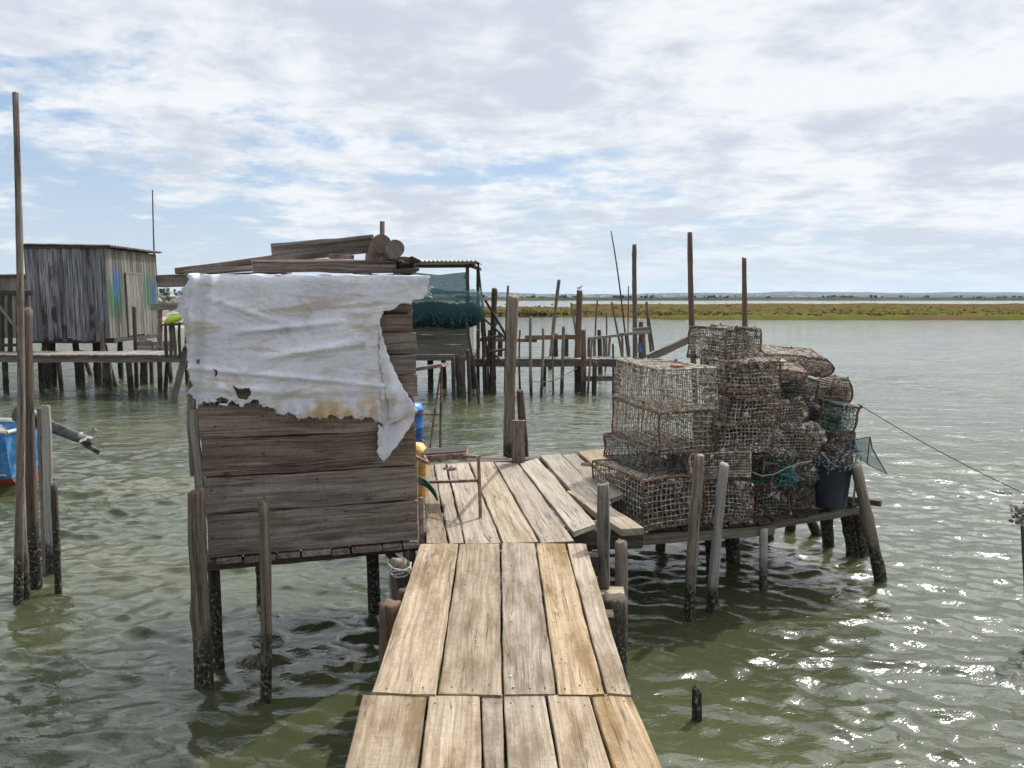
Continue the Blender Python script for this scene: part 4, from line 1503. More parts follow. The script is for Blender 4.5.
# red tag and twine on its lid
mt = MB(15)
p = b_(.45, .18, 1.03)
mt.box(p, (.045, .03, .014), Matrix.Rotation(.3, 3, 'Z'), tint=.5)
mt.build('red_tag', simple('faded_red_plastic', (0.26, 0.09, 0.06), (0.36, 0.15, 0.10), 20, .7), t_, t_.location)
mt = MB(16)
for k in range(5):
    q = [b_(.0 + .1 * k + .02 * math.sin(3 * s), .15 * (1 - s) + .1 * k * s, 1.02 - max(0, s - .45) * 1.5) if k < 3 else b_(.2 + s * .5, .6 - .4 * s, 1.03 + .06 * math.sin(s * 3)) for s in np.linspace(0, 1, 7)]
    q = [x + Vector((-.006, -.012, .008)) for x in q]
    mt.tube(q, .0035, 5, caps=False)
mt.build('twine', M_ROPEW, t_, t_.location)
trap('crusted trap standing alone on the very top of the stack', 726, 361, 6.55, .42, .50, .275, 28, wire=M_WIRE, crust=1150, seed=17, cell=.028, csize=(.007, .017), ctint=(.1, .75), dark_in=50, taper=.06)
trap('crusted brown trap just below the topmost one, right of the red-tagged trap', 726, 393, 6.15, .46, .6, .25, 6, wire=M_WIRE, wr=.0042, crust=1300, seed=18, cell=.030, csize=(.007, .018), ctint=(.1, .8), dark_in=60)
trap('rusty square-mesh trap in the middle column, third from its top', 728, 425, 6.12, .42, .6, .235, 4, crust=420, seed=19, cell=.032, wr=.004, dark_in=60, csize=(.006, .014))
trap('pinkish shell-covered trap in the middle column above the fine white-meshed one', 716, 452, 6.08, .46, .6, .22, 3, crust=1000, seed=20, cell=.032, wr=.0042, ctint=(.35, .95), dark_in=60)
trap('close white-meshed trap behind the two leaning posts', 690, 478, 6.02, .50, .6, .20, 5, frame=M_WIRE, crust=140, seed=21, cell=.022, wr=.0038, ctint=(.4, 1), dark_in=80)
trap('dark shell-clotted trap on the stage floor behind the pale leaning post', 703, 522, 6.05, .40, .6, .32, 4, wire=M_WIRE, wr=.0038, crust=620, seed=22, cell=.032, ctint=(0, 1), dark_in=90, csize=(.008, .022))
trap('flattened broad trap with slatted lid tipped over the right shoulder of the stack', 760, 371, 6.7, .62, .55, .15, -3, wire=M_WIRE, crust=520, seed=23, cell=.026, wr=.0042, tilt=(7, 5), ctint=(.1, .8), rnd=.15)
trap('collapsed slanting trap lid below the flattened broad one', 749, 374, 6.42, .48, .4, .08, 0, wire=M_WIRE, crust=260, seed=24, cell=.022, wr=.0042, tilt=(12, 8), ctint=(.1, .7))
trap('dark clogged trap under the collapsed slanting lid', 775, 403, 6.45, .36, .5, .22, 2, wire=M_WIRED, crust=700, seed=25, cell=.026, ctint=(0, .7), dark_in=90, tilt=(0, 4))
trap('small rounded white-crusted trap in the centre right of the stack', 777, 428, 6.38, .30, .35, .21, 8, wire=M_WIRE, crust=800, seed=26, cell=.024, wr=.0036, ctint=(.35, 1), rnd=.3, dark_in=50, tilt=(0, -8))
trap('trap thickly coated in white barnacles above the bucket left side', 768, 458, 6.32, .48, .4, .27, 4, wire=M_WIRE, crust=1900, seed=27, cell=.026, ctint=(.45, 1), csize=(.008, .02), rnd=.2, dark_in=60)
trap('dark rope-tangled trap with two rusty rods in its mouth', 750, 484, 6.33, .34, .5, .25, 4, frame=M_RUST, wire=M_WIREG, crust=300, seed=28, cell=.028, ctint=(0, .7), dark_in=90)
trap('black mussel-clotted trap on the stage floor below the rope-tangled one', 750, 515, 6.33, .35, .5, .26, 4, wire=M_WIRED, crust=1000, seed=29, cell=.03, ctint=(0, .8), dark_in=120, csize=(.008, .02))
trap('white-flecked trap between the rope-tangled trap and the bucket', 788, 480, 6.42, .30, .45, .23, 6, wire=M_WIRE, crust=1000, seed=33, cell=.026, ctint=(.2, .95), dark_in=90, csize=(.008, .019))
trap('black fine-net trap on the stage floor left of the bucket', 792, 509, 6.5, .27, .4, .25, 6, wire=M_WIRED, crust=520, seed=30, cell=.018, wr=.0036, ctint=(0, .85), dark_in=120)
trap('open teal-netted trap with a bright rusty frame jutting out above the bucket', 816, 428, 6.52, .30, .45, .25, -8, frame=M_RUST, wire=M_WIREG, crust=170, seed=31, cell=.034, wr=.0028, ctint=(.1, .8), tilt=(0, 13), dark_in=25)
trap('arched slatted net trap at the right edge of the stack top', 827, 404, 6.9, .19, .45, .25, -6, wire=M_WIRE, crust=230, seed=32, cell=.020, wr=.003, ctint=(.1, .7), rnd=.35, tilt=(0, 12), dark_in=30)
trap('dark tumbled trap filling the gap behind the open teal-netted one', 795, 436, 6.85, .42, .4, .36, 0, wire=M_WIRED, crust=500, seed=34, cell=.024, wr=.0034, ctint=(0, .7), dark_in=150)

trap('dark net-wrapped trap wedged behind the bucket at the right end of the stage', 812, 470, 6.95, .37, .4, .36, -4, wire=M_WIRED, crust=700, seed=35, cell=.022, wr=.0036, ctint=(0, .8), dark_in=160)
trap('small brown crusted trap under the arched slatted one at the right edge', 806, 410, 6.95, .36, .4, .2, -4, wire=M_WIRE, crust=500, seed=36, cell=.026, wr=.0036, ctint=(.1, .8), dark_in=90)

def stack_extras():
    # rods and ropes in the rope-tangled trap mouth
    m = MB(850)
    for (a, b) in (((762, 481), (764, 463)), ((771, 482), (777, 464)), ((764, 463), (777, 464))):
        m.tube([D(*a, 6.27), D(*b, 6.25)], .01, 6)
    p = D(768, 480, 6.27)
    tag(m.build('rusty_bracket', M_RUST, None, p), 'rusty bent iron bracket hanging on the front of the rope-tangled trap', 'bracket')
    m = MB(851)
    rr = m.r
    pts = [(752, 472), (762, 476), (775, 474), (786, 468), (800, 463), (812, 461)]
    m.tube([D(u, v, 6.22) for u, v in pts], .006, 5)
    tag(m.build('slack_rope', M_ROPEW, None, D(780, 470, 6.22)), 'pale slack rope strung across the dark traps left of the bucket', 'rope')
    m = MB(852)
    for k in range(16):
        q = [D(790 + rr.gauss(0, 5), 474 + rr.gauss(0, 6) + 2 * i, 6.27 + rr.uniform(-.05, .03)) for i in range(5)]
        m.tube(q, .004, 4)
    tag(m.build('rope_tangle', M_ROPET, None, D(790, 478, 6.27)), 'teal rope tangle caught on the white-flecked trap beside the bucket', 'rope')
    # bucket
    c = D(831, 506, 6.5)
    root = empty('bucket', c, 'big dark grey-blue plastic bucket of nets at the right end of the stage', 'bucket')
    m = MB(860)
    rings = []
    n = 32
    prof = [(.0, .118), (.015, .125), (.2, .143), (.36, .157), (.365, .166), (.392, .168), (.395, .158), (.37, .151), (.2, .134), (.05, .118)]
    for z, r in prof:
        rings.append([c + Vector((r * math.cos(a), r * math.sin(a), z)) for a in np.linspace(0, 2 * math.pi, n, endpoint=False)])
    m.loft(rings)
    m.build('shell', M_BUCKET, root, c, smooth=True)
    m = MB(861)
    q = [c + Vector((.186 * math.cos(a), .186 * math.sin(a), .34)) for a in np.linspace(-.3, .5, 5)]
    q += [c + Vector((.19, -.03, .25)), c + Vector((.17, -.06, .1)), c + Vector((.175, -.05, .02))]
    m.tube(q, .009, 6)
    m.build('handle_rope', M_ROPEB, root, c)
    m = MB(868)
    m.tube([c + Vector((-.16, -.08, .38)), c + Vector((-.15, -.1, .50)), c + Vector((-.08, -.12, .42)), c + Vector((-.03, -.17, .385))], .007, 6)
    m.build('handle_rope', M_ROPEB, root, c)
    m = MB(869)
    m.tube([c + Vector((.19, 0, .36)), c + Vector((.20, -.02, .5)), c + Vector((.18, .02, .62))], .008, 6)
    m.build('handle_rope', M_ROPEB, root, c)
    # contents: a heap of dark net
    m = MB(862)
    for k in range(260):
        a, r = m.r.uniform(0, 6.28), .14 * math.sqrt(m.r.random())
        p0 = c + Vector((r * math.cos(a), r * math.sin(a), .33 + .30 * (1 - r / .19) * m.r.random()))
        q = [p0]
        for i in range(4):
            q.append(q[-1] + Vector((m.r.gauss(0, .03), m.r.gauss(0, .03), m.r.gauss(0.0, .025))))
        m.tube(q, .006, 4)
    tag(m.build('net_heap', M_WIRED, None, c + Vector((0, 0, .3))), 'heap of black netting filling the grey-blue bucket', 'net')
    m = MB(863)
    for k in range(16):
        m.lump(D(822 + m.r.gauss(0, 3), 445 + m.r.gauss(0, 5), 6.6), m.r.uniform(.012, .03), .3)
    tag(m.build('red_float', simple('rust_red_cork', (0.12, 0.04, 0.03), (0.26, 0.10, 0.07), 30, .9), None, D(822, 450, 6.6)), 'rust-red ragged float lying on the netting in the bucket', 'float')
    # the two small triangular teal nets on the right
    c = D(862, 440, 6.75)
    root = empty('folding_net', c, 'pair of teal triangular net wings hanging right of the bucket', 'net')
    A, B_, C_, D_ = D(853, 440, 6.75), D(870, 437, 6.6), D(867, 464, 6.55), D(856, 455, 6.7)
    E_ = D(887, 474, 6.5)
    F_ = D(872, 448, 6.6)
    m = MB(870)
    for lp in ((A, B_, C_, D_, A), (B_, F_, E_, C_)):
        m.tube(lp, .006, 5)
    m.build('wire_frame', M_IRON, root, c)
    m = MB(871)
    def quad(a, b, cc, d):
        i0 = len(m.v)
        n_ = 8
        for i in range(n_ + 1):
            for j in range(n_ + 1):
                s, t = i / n_, j / n_
                q = (a.lerp(b, s)).lerp(d.lerp(cc, s), t) + Vector((0, .02 * math.sin(math.pi * s) * math.sin(math.pi * t), 0))
                m.v.append(tuple(q))
        for i in range(n_):
            for j in range(n_):
                k = i0 + i * (n_ + 1) + j
                m.face((k, k + n_ + 1, k + n_ + 2, k + 1), [(i * .03, j * .03), (i * .03 + .03, j * .03), (i * .03 + .03, j * .03 + .03), (i * .03, j * .03 + .03)], .5)
    quad(A, B_, C_, D_)
    quad(B_, F_, E_, C_)
    m.build('mesh', M_NETF, root, c)
    m = MB(872)
    for k in range(50):
        t = m.r.random()
        m.lump(A.lerp(D_, t).lerp(C_, m.r.random() * .5 if t > .7 else 0) + Vector((m.r.gauss(0, .01), m.r.gauss(0, .01), m.r.gauss(0, .01))), m.r.uniform(.006, .014))
    m.build('shell_crust', M_SHELL, root, c)['kind'] = 'stuff'
    # mooring line to the right with a knot
    m = MB(880)
    a, b = D(858, 404, 6.9), D(1100, 527, 5.0)
    pts = [a.lerp(b, s) + Vector((0, 0, -.05 * math.sin(math.pi * s))) for s in np.linspace(0, 1, 24)]
    m.tube(pts, .004, 5)
    p = D(861, 407, 6.88)
    m.lump(p, .016, .3)
    m.lump(p + Vector((.01, 0, .01)), .014, .3)
    tag(m.build('mooring_line', M_ROPED, None, a), 'thin dark line running from the traps across the water to the right', 'rope')
    # crusted post at the right edge
    o = pxpost('edge_post', 'dark post with a shell-crusted head at the right edge of the picture', 1026, 640, 1023, 515, 7, M_POSTD, seed=885)
    m = MB(886)
    t = D(1023, 513, G(1026, 640, ZW).y)
    for k in range(90):
        m.lump(t + Vector((m.r.gauss(0, .03), m.r.gauss(0, .03), m.r.gauss(-.01, .04))), m.r.uniform(.01, .022), m.r.uniform(.3, 1))
    m.build('shell_crust', M_SHELL, o, o.location)['kind'] = 'stuff'
    m = MB(887)
    for k in range(5):
        q = [t + Vector((-.0, 0, 0))]
        for i in range(5):
            q.append(q[-1] + Vector((-.014 + m.r.gauss(0, .012), m.r.gauss(0, .012), m.r.gauss(0, .018))))
        m.tube(q, .005, 5)
    m.build('frayed_rope', M_ROPEW, o, o.location)


stack_extras()

# ------------------------------------------------------------------ left cluster of posts and boat
LG = 'posts clustered at the left edge'
pxpost('tall_pole', 'very tall thin pole reaching into the sky at the left edge', 17, 606, 15.5, 93, 9, M_POST, taper=.55, seed=901, bend=.004, group=LG)
pxpost('mooring_post', 'thick dark post with pale top, second tallest of the left cluster', 36, 587, 26, 309, 12.5, M_POSTD, seed=902, bend=.004, group=LG, taper=.9)
pxpost('mooring_post', 'grey post of middle height in front of the thick dark post', 28.5, 602, 21, 433, 8.5, M_POST, seed=903, group=LG)
pxpost('mooring_post', 'black low post close right of the very tall pole', 20.5, 600, 19.5, 489, 6, M_POSTD, seed=904, group=LG)
pxpost('mooring_post', 'short black stake beside the pale upright board', 56, 592, 54, 485, 7.5, M_POSTD, seed=905, group=LG)
W = G(51, 574, ZW)
m = MB(906)
T = D(45.5, 406, W.y)
m.plank(W + (W - T) * .25, T, .098, .022, side=Vector((1, -.3, 0)), wob=.004)
tag(m.build('upright_board', M_PALE, None, (W.x, W.y, ZW)), 'pale upright plank standing in the water among the dark posts', 'board', LG)
m = MB(907)
m.plank(W + (W - T) * .25 + Vector((-.07, .02, 0)), T + Vector((-.062, .02, -.03)), .05, .03, side=Vector((1, -.3, 0)), wob=.004)
tag(m.build('upright_board', M_GREY, None, (W.x - .07, W.y, ZW)), 'narrow brown batten against the left edge of the pale plank', 'board', LG)


def boat():
    c = D(-40, 470, 9.2)
    c.z = ZW
    root = empty('fishing_boat', c, 'blue wooden fishing boat with red bottom moored behind the left posts', 'boat')
    # stern at the right end; hull runs to the left out of frame
    ys = 9.2
    xs = D(-4, 470, ys).x
    rings_b, rings_r, gun = [], [], []
    L = 4.6
    n = 14
    for i in range(n + 1):
        s = i / n
        x = xs - s * L
        half = .52 * (1 - max(0, (s - .45) / .55) ** 2.2) * (0.86 + .14 * min(1, s / .3)) + .01
        top = ZW + .74 + .24 * s * s
        keel = ZW - .12 + .1 * s ** 3
        chine = ZW + .16 + .12 * s * s
        b = []
        for (yy, z) in ((-half, top), (-half * .97, (top + chine) / 2), (-half * .86, chine)):
            b.append(Vector((x, ys + .7 + yy, z)))
        rr = [Vector((x, ys + .7 - half * .86, chine)), Vector((x, ys + .7 - half * .55, (keel + chine) / 2 - .02)), Vector((x, ys + .7, keel))]
        mir = lambda p: Vector((p.x, 2 * (ys + .7) - p.y, p.z))
        rings_b.append(b + [mir(p) for p in b[::-1]])
        rings_r.append(rr + [mir(p) for p in rr[-2::-1]])
    m = MB(911)

    def strip(mm, A, mi=0):
        i0 = len(mm.v)
        k = len(A[0])
        for rg in A:
            mm.v.extend(tuple(p) for p in rg)
        for i in range(len(A) - 1):
            for j in range(k - 1):
                a = i0 + i * k + j
                mm.face((a, a + 1, a + k + 1, a + k), [(i * .3, j * .2), (i * .3, j * .2 + .2), (i * .3 + .3, j * .2 + .2), (i * .3 + .3, j * .2)], .5, mi)
    for side in (slice(0, 3), slice(3, 6)):
        strip(m, [r[side] for r in rings_b])
    r0 = rings_b[0]
    i0 = len(m.v)
    m.v.extend(tuple(p) for p in r0)
    m.face(tuple(range(i0, i0 + 6)), [(p.y, p.z) for p in r0], .5)
    o = m.build('hull', M_BOATBLUE, root, c)
    sm = o.modifiers.new('thickness', 'SOLIDIFY')
    sm.thickness = .03
    m = MB(912)
    strip(m, rings_r)
    i0 = len(m.v)
    m.v.extend(tuple(p) for p in rings_r[0])
    m.face(tuple(range(i0, i0 + 5)), [(p.y, p.z) for p in rings_r[0]], .5)
    o = m.build('bottom', M_BOATRED, root, c)
    sm = o.modifiers.new('thickness', 'SOLIDIFY')
    sm.thickness = .03
    m = MB(913)
    for sgn in (0, -1):
        m.tube([r[sgn] + Vector((0, 0, .015)) for r in rings_b], .028, 6)
    m.tube([rings_b[0][0] + Vector((0, 0, .01)), rings_b[0][-1] + Vector((0, 0, .01))], .028, 6)
    m.build('gunwale', M_WHITEP, root, c)
    m = MB(914)
    for t in (.06, .35, .6):
        x = xs - t * L
        m.plank((x, ys + .12, ZW + .45), (x, ys + 1.28, ZW + .45), .28, .03)
    m.plank((xs - .05, ys + .7, ZW + .2), (xs - L * .8, ys + .7, ZW + .22), .9, .02, seg=4)
    m.build('thwart', M_WHITEP, root, c)
    # a light coloured box and grey cover near the stern
    e = empty('boat_cover', (xs - .35, ys + .3, ZW + .55), 'grey canvas bundle heaped on the stern of the blue boat', 'canvas')
    m = MB(915)
    rings = []
    base = Vector((xs - .42, ys + .35, ZW + .5))
    for k, (z, rx, ry) in enumerate(((0, .36, .3), (.14, .36, .3), (.26, .30, .24), (.34, .16, .14), (.36, .03, .03))):
        rings.append([base + Vector((rx * math.cos(a) * m.r.uniform(.9, 1.1), ry * math.sin(a) * m.r.uniform(.9, 1.1), z * m.r.uniform(.9, 1.1))) for a in np.linspace(0, 6.283, 18, endpoint=False)])
    m.loft(rings)
    m.build('canvas', M_GREYC, e, e.location, smooth=True)
    m = MB(916)
    m.tube([base + Vector((-.5, -.1, .1)), base + Vector((-.5, -.1, .42))], .25, 16)
    m.build('fish_box', M_WHITEP, root, c)
    # outboard motor tilted up, shaft out to the right over the water
    S = D(55, 428, ys + .55)
    Pp = D(92, 443, ys + .5)
    e = empty('outboard_motor', (xs, S.y, S.z), 'black outboard motor tilted up on the stern of the blue boat', 'motor')
    m = MB(917)
    q = D(30, 418, ys + .6)
    rings = []
    ax = (Pp - S).normalized()
    sd2 = Vector((0, 1, 0))
    up = sd2.cross(ax).normalized() * -1
    for s, a, b in ((-.22, .04, .04), (-.19, .10, .11), (-.05, .11, .14), (.08, .10, .12), (.14, .06, .07)):
        cc = q + ax * s
        rings.append([cc + sd2 * a * math.cos(t) + up * b * math.sin(t) for t in np.linspace(0, 6.283, 16, endpoint=False)])
    m.loft(rings)
    m.build('cowl', M_BLACK, e, e.location, smooth=True)
    m = MB(918)
    rings = []
    for s, a, b in ((0, .05, .09), (.3, .04, .08), (.75, .035, .07), (1.0, .03, .06)):
        cc = q.lerp(Pp, .12 + .88 * s)
        rings.append([cc + sd2 * a * math.cos(t) + up * b * math.sin(t) for t in np.linspace(0, 6.283, 12, endpoint=False)])
    m.loft(rings)
    m.plank(Pp - ax * .1 - up * .05, Pp + ax * .12 - up * .08, .03, .06, side=sd2, seg=3)
    m.build('shaft', simple('grey_motor_paint', (0.06, 0.065, 0.065), (0.13, 0.135, 0.13), 9, .5), e, e.location, smooth=True)
    m = MB(919)
    hub = D(85.5, 437.5, ys + .48)
    m.tube([hub - ax * .08, hub + ax * .1], [.045, .035], 10)
    for k in range(3):
        a = k * 2.094 + .4
        d2 = up * math.cos(a) + sd2 * math.sin(a)
        pts = [hub + d2 * .03, hub + d2 * .09 + ax * .02, hub + d2 * .15 + ax * .045]
        m.plank(pts[0], pts[2], .10, .012, side=(ax + d2.cross(ax) * .8), seg=4, ch=.003)
    m.build('propeller', simple('worn_alloy', (0.28, 0.27, 0.25), (0.5, 0.48, 0.45), 20, .5, metallic=.3), e, e.location)


boat()


# ------------------------------------------------------------------ far left hut, walkway
def paintmat(side):
    m, n = newmat('painted_plank_' + ('side' if side else 'front'))
    uv = n.node('ShaderNodeUVMap').outputs[0]
    u, v, _ = n.sep(uv)
    tint = n.node('ShaderNodeAttribute', attribute_name='tint').outputs['Fac']
    tz = n.math('MULTIPLY', tint, 41)
    pos = n.node('ShaderNodeTexCoord').outputs['Object']
    x, y, z = n.sep(pos)
    g = n.noise(n.xyz(n.math('MULTIPLY', u, 1.2), n.math('MULTIPLY', v, 26), tz), 1, 6, .6)
    bl = n.noise(n.xyz(n.math('MULTIPLY', u, 1.4), n.math('MULTIPLY', v, 2.5), tz), 1, 5, .6)
    if side:
        col = n.mix(n.ss(g, .35, .65), (0.105, 0.095, 0.08), (0.27, 0.255, 0.215))
        yn = n.math('ADD', y, n.math('MULTIPLY', n.math('SUBTRACT', bl, .5), .5))
        zn = n.math('ADD', z, n.math('MULTIPLY', n.math('SUBTRACT', bl, .5), 1.1))
        def blob(y0, y1, z0, z1):
            a = n.math('MULTIPLY', n.ss(yn, y0 - .12, y0 + .05), n.ss(yn, y1 + .12, y1 - .05))
            return n.math('MULTIPLY', a, n.math('MULTIPLY', n.ss(zn, z0 - .2, z0 + .2), n.ss(zn, z1 + .2, z1 - .2)))
        brush = n.ss(g, .34, .58)
        col = n.mix(n.math('MULTIPLY', blob(.05, .7, .5, 1.55), brush), col, (0.04, 0.12, 0.065))
        col = n.mix(n.math('MULTIPLY', blob(.35, .62, 1.05, 1.85), brush), col, (0.05, 0.17, 0.36))
        col = n.mix(n.math('MULTIPLY', blob(1.8, 2.45, .8, 1.85), brush), col, (0.06, 0.15, 0.09))
        col = n.mix(n.math('MULTIPLY', blob(2.5, 2.8, .9, 1.6), brush), col, (0.04, 0.13, 0.26))
    else:
        col = n.mix(n.ss(g, .33, .66), (0.09, 0.085, 0.09), (0.36, 0.335, 0.35))
        wn = n.node('ShaderNodeTexWhiteNoise', {'W': tz}, noise_dimensions='1D').outputs['Value']
        blue = n.math('MULTIPLY', n.ss(wn, .55, .8), n.ss(bl, .42, .58))
        col = n.mix(n.math('MULTIPLY', n.math('MULTIPLY', blue, n.ss(g, .3, .6)), .6), col, (0.16, 0.22, 0.30))
        drk = n.math('MULTIPLY', n.ss(wn, .42, .2), n.ss(bl, .45, .6))
        col = n.mix(n.math('MULTIPLY', drk, .85), col, (0.025, 0.025, 0.03))
    wn2 = n.node('ShaderNodeTexWhiteNoise', {'W': n.math('ADD', tz, 5)}, noise_dimensions='1D').outputs['Value']
    hs = n.node('ShaderNodeHueSaturation', {'Color': col, 'Value': n.math('ADD', n.math('MULTIPLY', wn2, .55), .72)})
    finish(n, hs.outputs[0], .85, g, .5, .01)
    return m


def far_hut():
    d0 = 20.5
    xl, xr = D(27, 300, d0).x, D(108, 300, d0).x
    zb, zt = D(0, 338, d0).z, D(0, 247.5, d0).z
    dep = 2.9
    c = Vector((xr, d0, zb))
    root = empty('plank_shed', c, 'tall grey-blue shed of upright planks on stilts at the left', 'shed')
    mb = MB(1001)
    n = 17
    for i in range(n):
        x = xl + (xr - xl) * (i + .5) / n
        mb.plank((x, d0, zb - mb.r.uniform(-.02, .1)), (x, d0, zt), (xr - xl) / n - .012, .03, side=Vector((1, 0, 0)), wob=.004, seg=6)
    mb.build('front_wall', paintmat(False), root, c)
    mb = MB(1002)
    n = 18
    for i in range(n):
        y = d0 + .02 + dep * (i + .5) / n
        mb.plank((xr - .02, y, zb - mb.r.uniform(-.02, .08)), (xr - .02, y, zt - .02), dep / n - .012, .03, side=Vector((0, 1, 0)), wob=.004, seg=6)
    mb.build('side_wall', paintmat(True), root, c)
    mb = MB(1003)
    for (p, q) in (((xl, d0 + dep), (xr, d0 + dep)), ((xl, d0 + .05), (xl, d0 + dep))):
        mb.plank((p[0], p[1], (zb + zt) / 2), (q[0], q[1], (zb + zt) / 2), zt - zb - .05, .03, side=Vector((0, 0, 1)))
    mb.build('rear_wall', M_GREY, root, c)
    # door in the side wall
    mb = MB(1004)
    y0, y1, z1 = d0 + 1.0, d0 + 1.85, zb + (zt - zb) * .72
    for i in range(5):
        y = y0 + (y1 - y0) * (i + .5) / 5
        mb.plank((xr + .02, y, zb + .02), (xr + .02, y, z1), (y1 - y0) / 5 - .006, .025, side=Vector((0, 1, 0)), seg=6)
    dr = mb.build('door', M_RAIL, root, c)
    mb = MB(1005)
    for (a, b) in (((y0 - .02, zb), (y0 - .02, z1)), ((y1 + .02, zb), (y1 + .02, z1)), ((y0 - .05, z1 + .03), (y1 + .05, z1 + .03))):
        mb.plank((xr + .025, a[0], a[1]), (xr + .025, b[0], b[1]), .05, .03, side=Vector((0, 1, 0)) if a[0] == b[0] else Vector((0, 0, 1)))
    mb.build('frame', M_GREY, dr, c)
    # roof: corrugated sheet
    mb = MB(1006)
    i0 = 0
    ny_ = 80
    ys = np.linspace(d0 - .08, d0 + dep + .15, ny_)
    for k, y in enumerate(ys):
        zz_ = .025 * math.sin(k * 1.55)
        for x in (xl - .08, xr + .14):
            mb.v.append((x, y, zt + .05 + zz_ + (.04 if x < xr else 0)))
    for k in range(ny_ - 1):
        a = 2 * k
        mb.face((a, a + 1, a + 3, a + 2), [(0, k * .05), (2, k * .05), (2, k * .05 + .05), (0, k * .05 + .05)], .5)
    o = mb.build('roof', simple('rust_brown_sheet', (0.10, 0.075, 0.065), (0.20, 0.16, 0.14), 3, .8), root, c)
    sm = o.modifiers.new('thickness', 'SOLIDIFY')
    sm.thickness = .02
    mb = MB(1007)
    mb.plank((xl - .08, d0 - .04, zt + .01), (xr + .1, d0 - .04, zt + .01), .05, .06)
    mb.build('roof_batten', M_DARK, root, c)
    mb = MB(1008)
    mb.plank((xl - .1, d0 + .05, zb - .07), (xr + .1, d0 + .05, zb - .07), .12, .14)
    mb.build('floor_beam', M_DARK, root, c)
    mb = MB(1009)
    mb.plank((xr - .05, d0 + .15, zb - .07), (xr - .05, d0 + dep, zb - .07), .12, .12)
    mb.build('floor_beam', M_DARK, root, c)
    mb = MB(1009)
    mb.plank((xl, d0 + dep - .1, zb - .07), (xr - .1, d0 + dep - .1, zb - .07), .12, .12)
    mb.build('floor_beam', M_DARK, root, c)
    for k, (ub, vb, ut, vt, w_) in enumerate(((48, 387, 46, 340, 7), (79, 385, 75, 340, 6), (98, 384, 93, 310, 7), (122, 378, 120, 341, 5), (143, 384, 143, 340, 7), (54, 385, 52, 340, 6))):
        pxpost('leg', '', ub, vb, ut, vt, w_, M_POSTD, parent=root, seed=1010 + k, taper=1)
    pxpost('thin_pole', 'thin crooked rod rising above the right end of the grey-blue shed', 160, 372, 152.5, 190, 2.2, M_DARK, seed=1020, taper=.5, bend=.015, cat='pole')

    # walkway in front of it
    zw = .18
    c = Vector((-11, 18.9, zw))
    root = empty('far_walkway', c, 'narrow plank walkway on thin stilts in front of the grey-blue shed', 'walkway')
    mb = MB(1030)
    x = -19.0
    while x < D(188, 355, 18.8).x:
        wv_ = mb.r.uniform(.14, .2)
        yb = 19.7 if x < -10.3 else 19.7 + (x + 10.3) * 1.2
        mb.plank((x + wv_ / 2, 18.55 + mb.r.uniform(-.05, .03), zw), (x + wv_ / 2, yb, zw + mb.r.uniform(-.01, .01)), wv_ - .015, .04)
        x += wv_
    mb.build('decking', M_RAIL, root, c)
    mb = MB(1031)
    mb.plank((-19, 18.7, zw - .10), (x + .1, 18.7, zw - .11), .1, .15, wob=.01)
    mb.plank((-19, 19.5, zw - .10), (x + .1, 19.5, zw - .10), .1, .14, wob=.01)
    mb.build('bearer', M_RAIL, root, c)
    for k, (ub, vb, ut, vt, w_) in enumerate(((6, 392, 5, 358, 5), (41, 392, 40, 356, 5), (61, 390, 58, 358, 4), (84, 391, 81.5, 350, 4), (109.5, 391, 107, 354, 7), (116, 386, 104.5, 345, 4),
                                              (131, 391, 128, 358, 6), (152, 384, 151, 358, 4), (160, 389, 159, 358, 5), (166, 392, 168.5, 352, 4), (170.5, 381, 170, 357, 3.5),
                                              (187.5, 384, 186, 357, 3.5), (23, 389, 24, 358, 5), (90, 375, 84, 356, 4), (31, 392, 31, 357, 4))):
        pxpost('leg', '', ub, vb, ut, vt, w_, M_POSTD if k % 2 else M_POST, parent=root, seed=1040 + k, taper=1)
    pxpost('leg', '', 174, 402, 186, 348, 6.5, M_GREY, parent=root, seed=1060, taper=1)
    pxpost('walkway_post', 'dark thick post rising past the walkway against the shed wall', 104, 388, 101, 322, 5, M_POST, seed=1061)
    pxpost('walkway_post', 'slim dark post standing at the shed corner by the crates', 137, 388, 134, 307, 4.5, M_POSTD, seed=1062)
    # crates on the far walkway
    for k, (u0, u1, v0, v1, lb, mt) in enumerate(((138, 152, 351, 341, 'dark wooden crate on the far walkway, left of the pair below the shed door', M_RAIL),
                                                  (153, 170, 350, 341.5, 'paler wooden crate on the far walkway, right of the pair below the shed door', M_RAIL))):
        a, b = D(u0, v0, 20.1), D(u1, v0, 20.1)
        hgt = (v0 - v1) * 20.1 / FPX
        e = empty('wooden_crate', ((a.x + b.x) / 2, 20.3, a.z), lb, 'crate', 'crates on the far walkway')
        mb = MB(1070 + k)
        w2 = (b.x - a.x) / 2
        cx = (a.x + b.x) / 2
        for i in range(2):
            for (p, q) in (((-w2, 0), (w2, 0)), ((-w2, .4), (w2, .4)), ((-w2, .015), (-w2, .385)), ((w2, .015), (w2, .385))):
                zq = a.z + hgt * (i + .5) / 2
                mb.plank((cx + p[0], 20.1 + p[1], zq), (cx + q[0], 20.1 + q[1], zq), hgt / 2 - .01, .02, side=Vector((0, 0, 1)), seg=3)
        mb.build('slats', mt, e, e.location)
        mb = MB(1075 + k)
        mb.box((cx, 20.3, a.z + .02), (w2 - .02, .18, .012))
        mb.build('bottom', M_GREY, e, e.location)
    # dark rail rack at the far left edge
    c = D(14, 340, 19.6)
    root = empty('drying_rack', c, 'dark timber rack with crossed braces in front of the shed at the left edge', 'rack')
    mb = MB(1080)
    mb.plank(D(-30, 293, 19.6), D(33, 293, 19.6), .1, .13)
    mb.plank(D(-30, 345, 19.6), D(30, 345, 19.6), .1, .08)
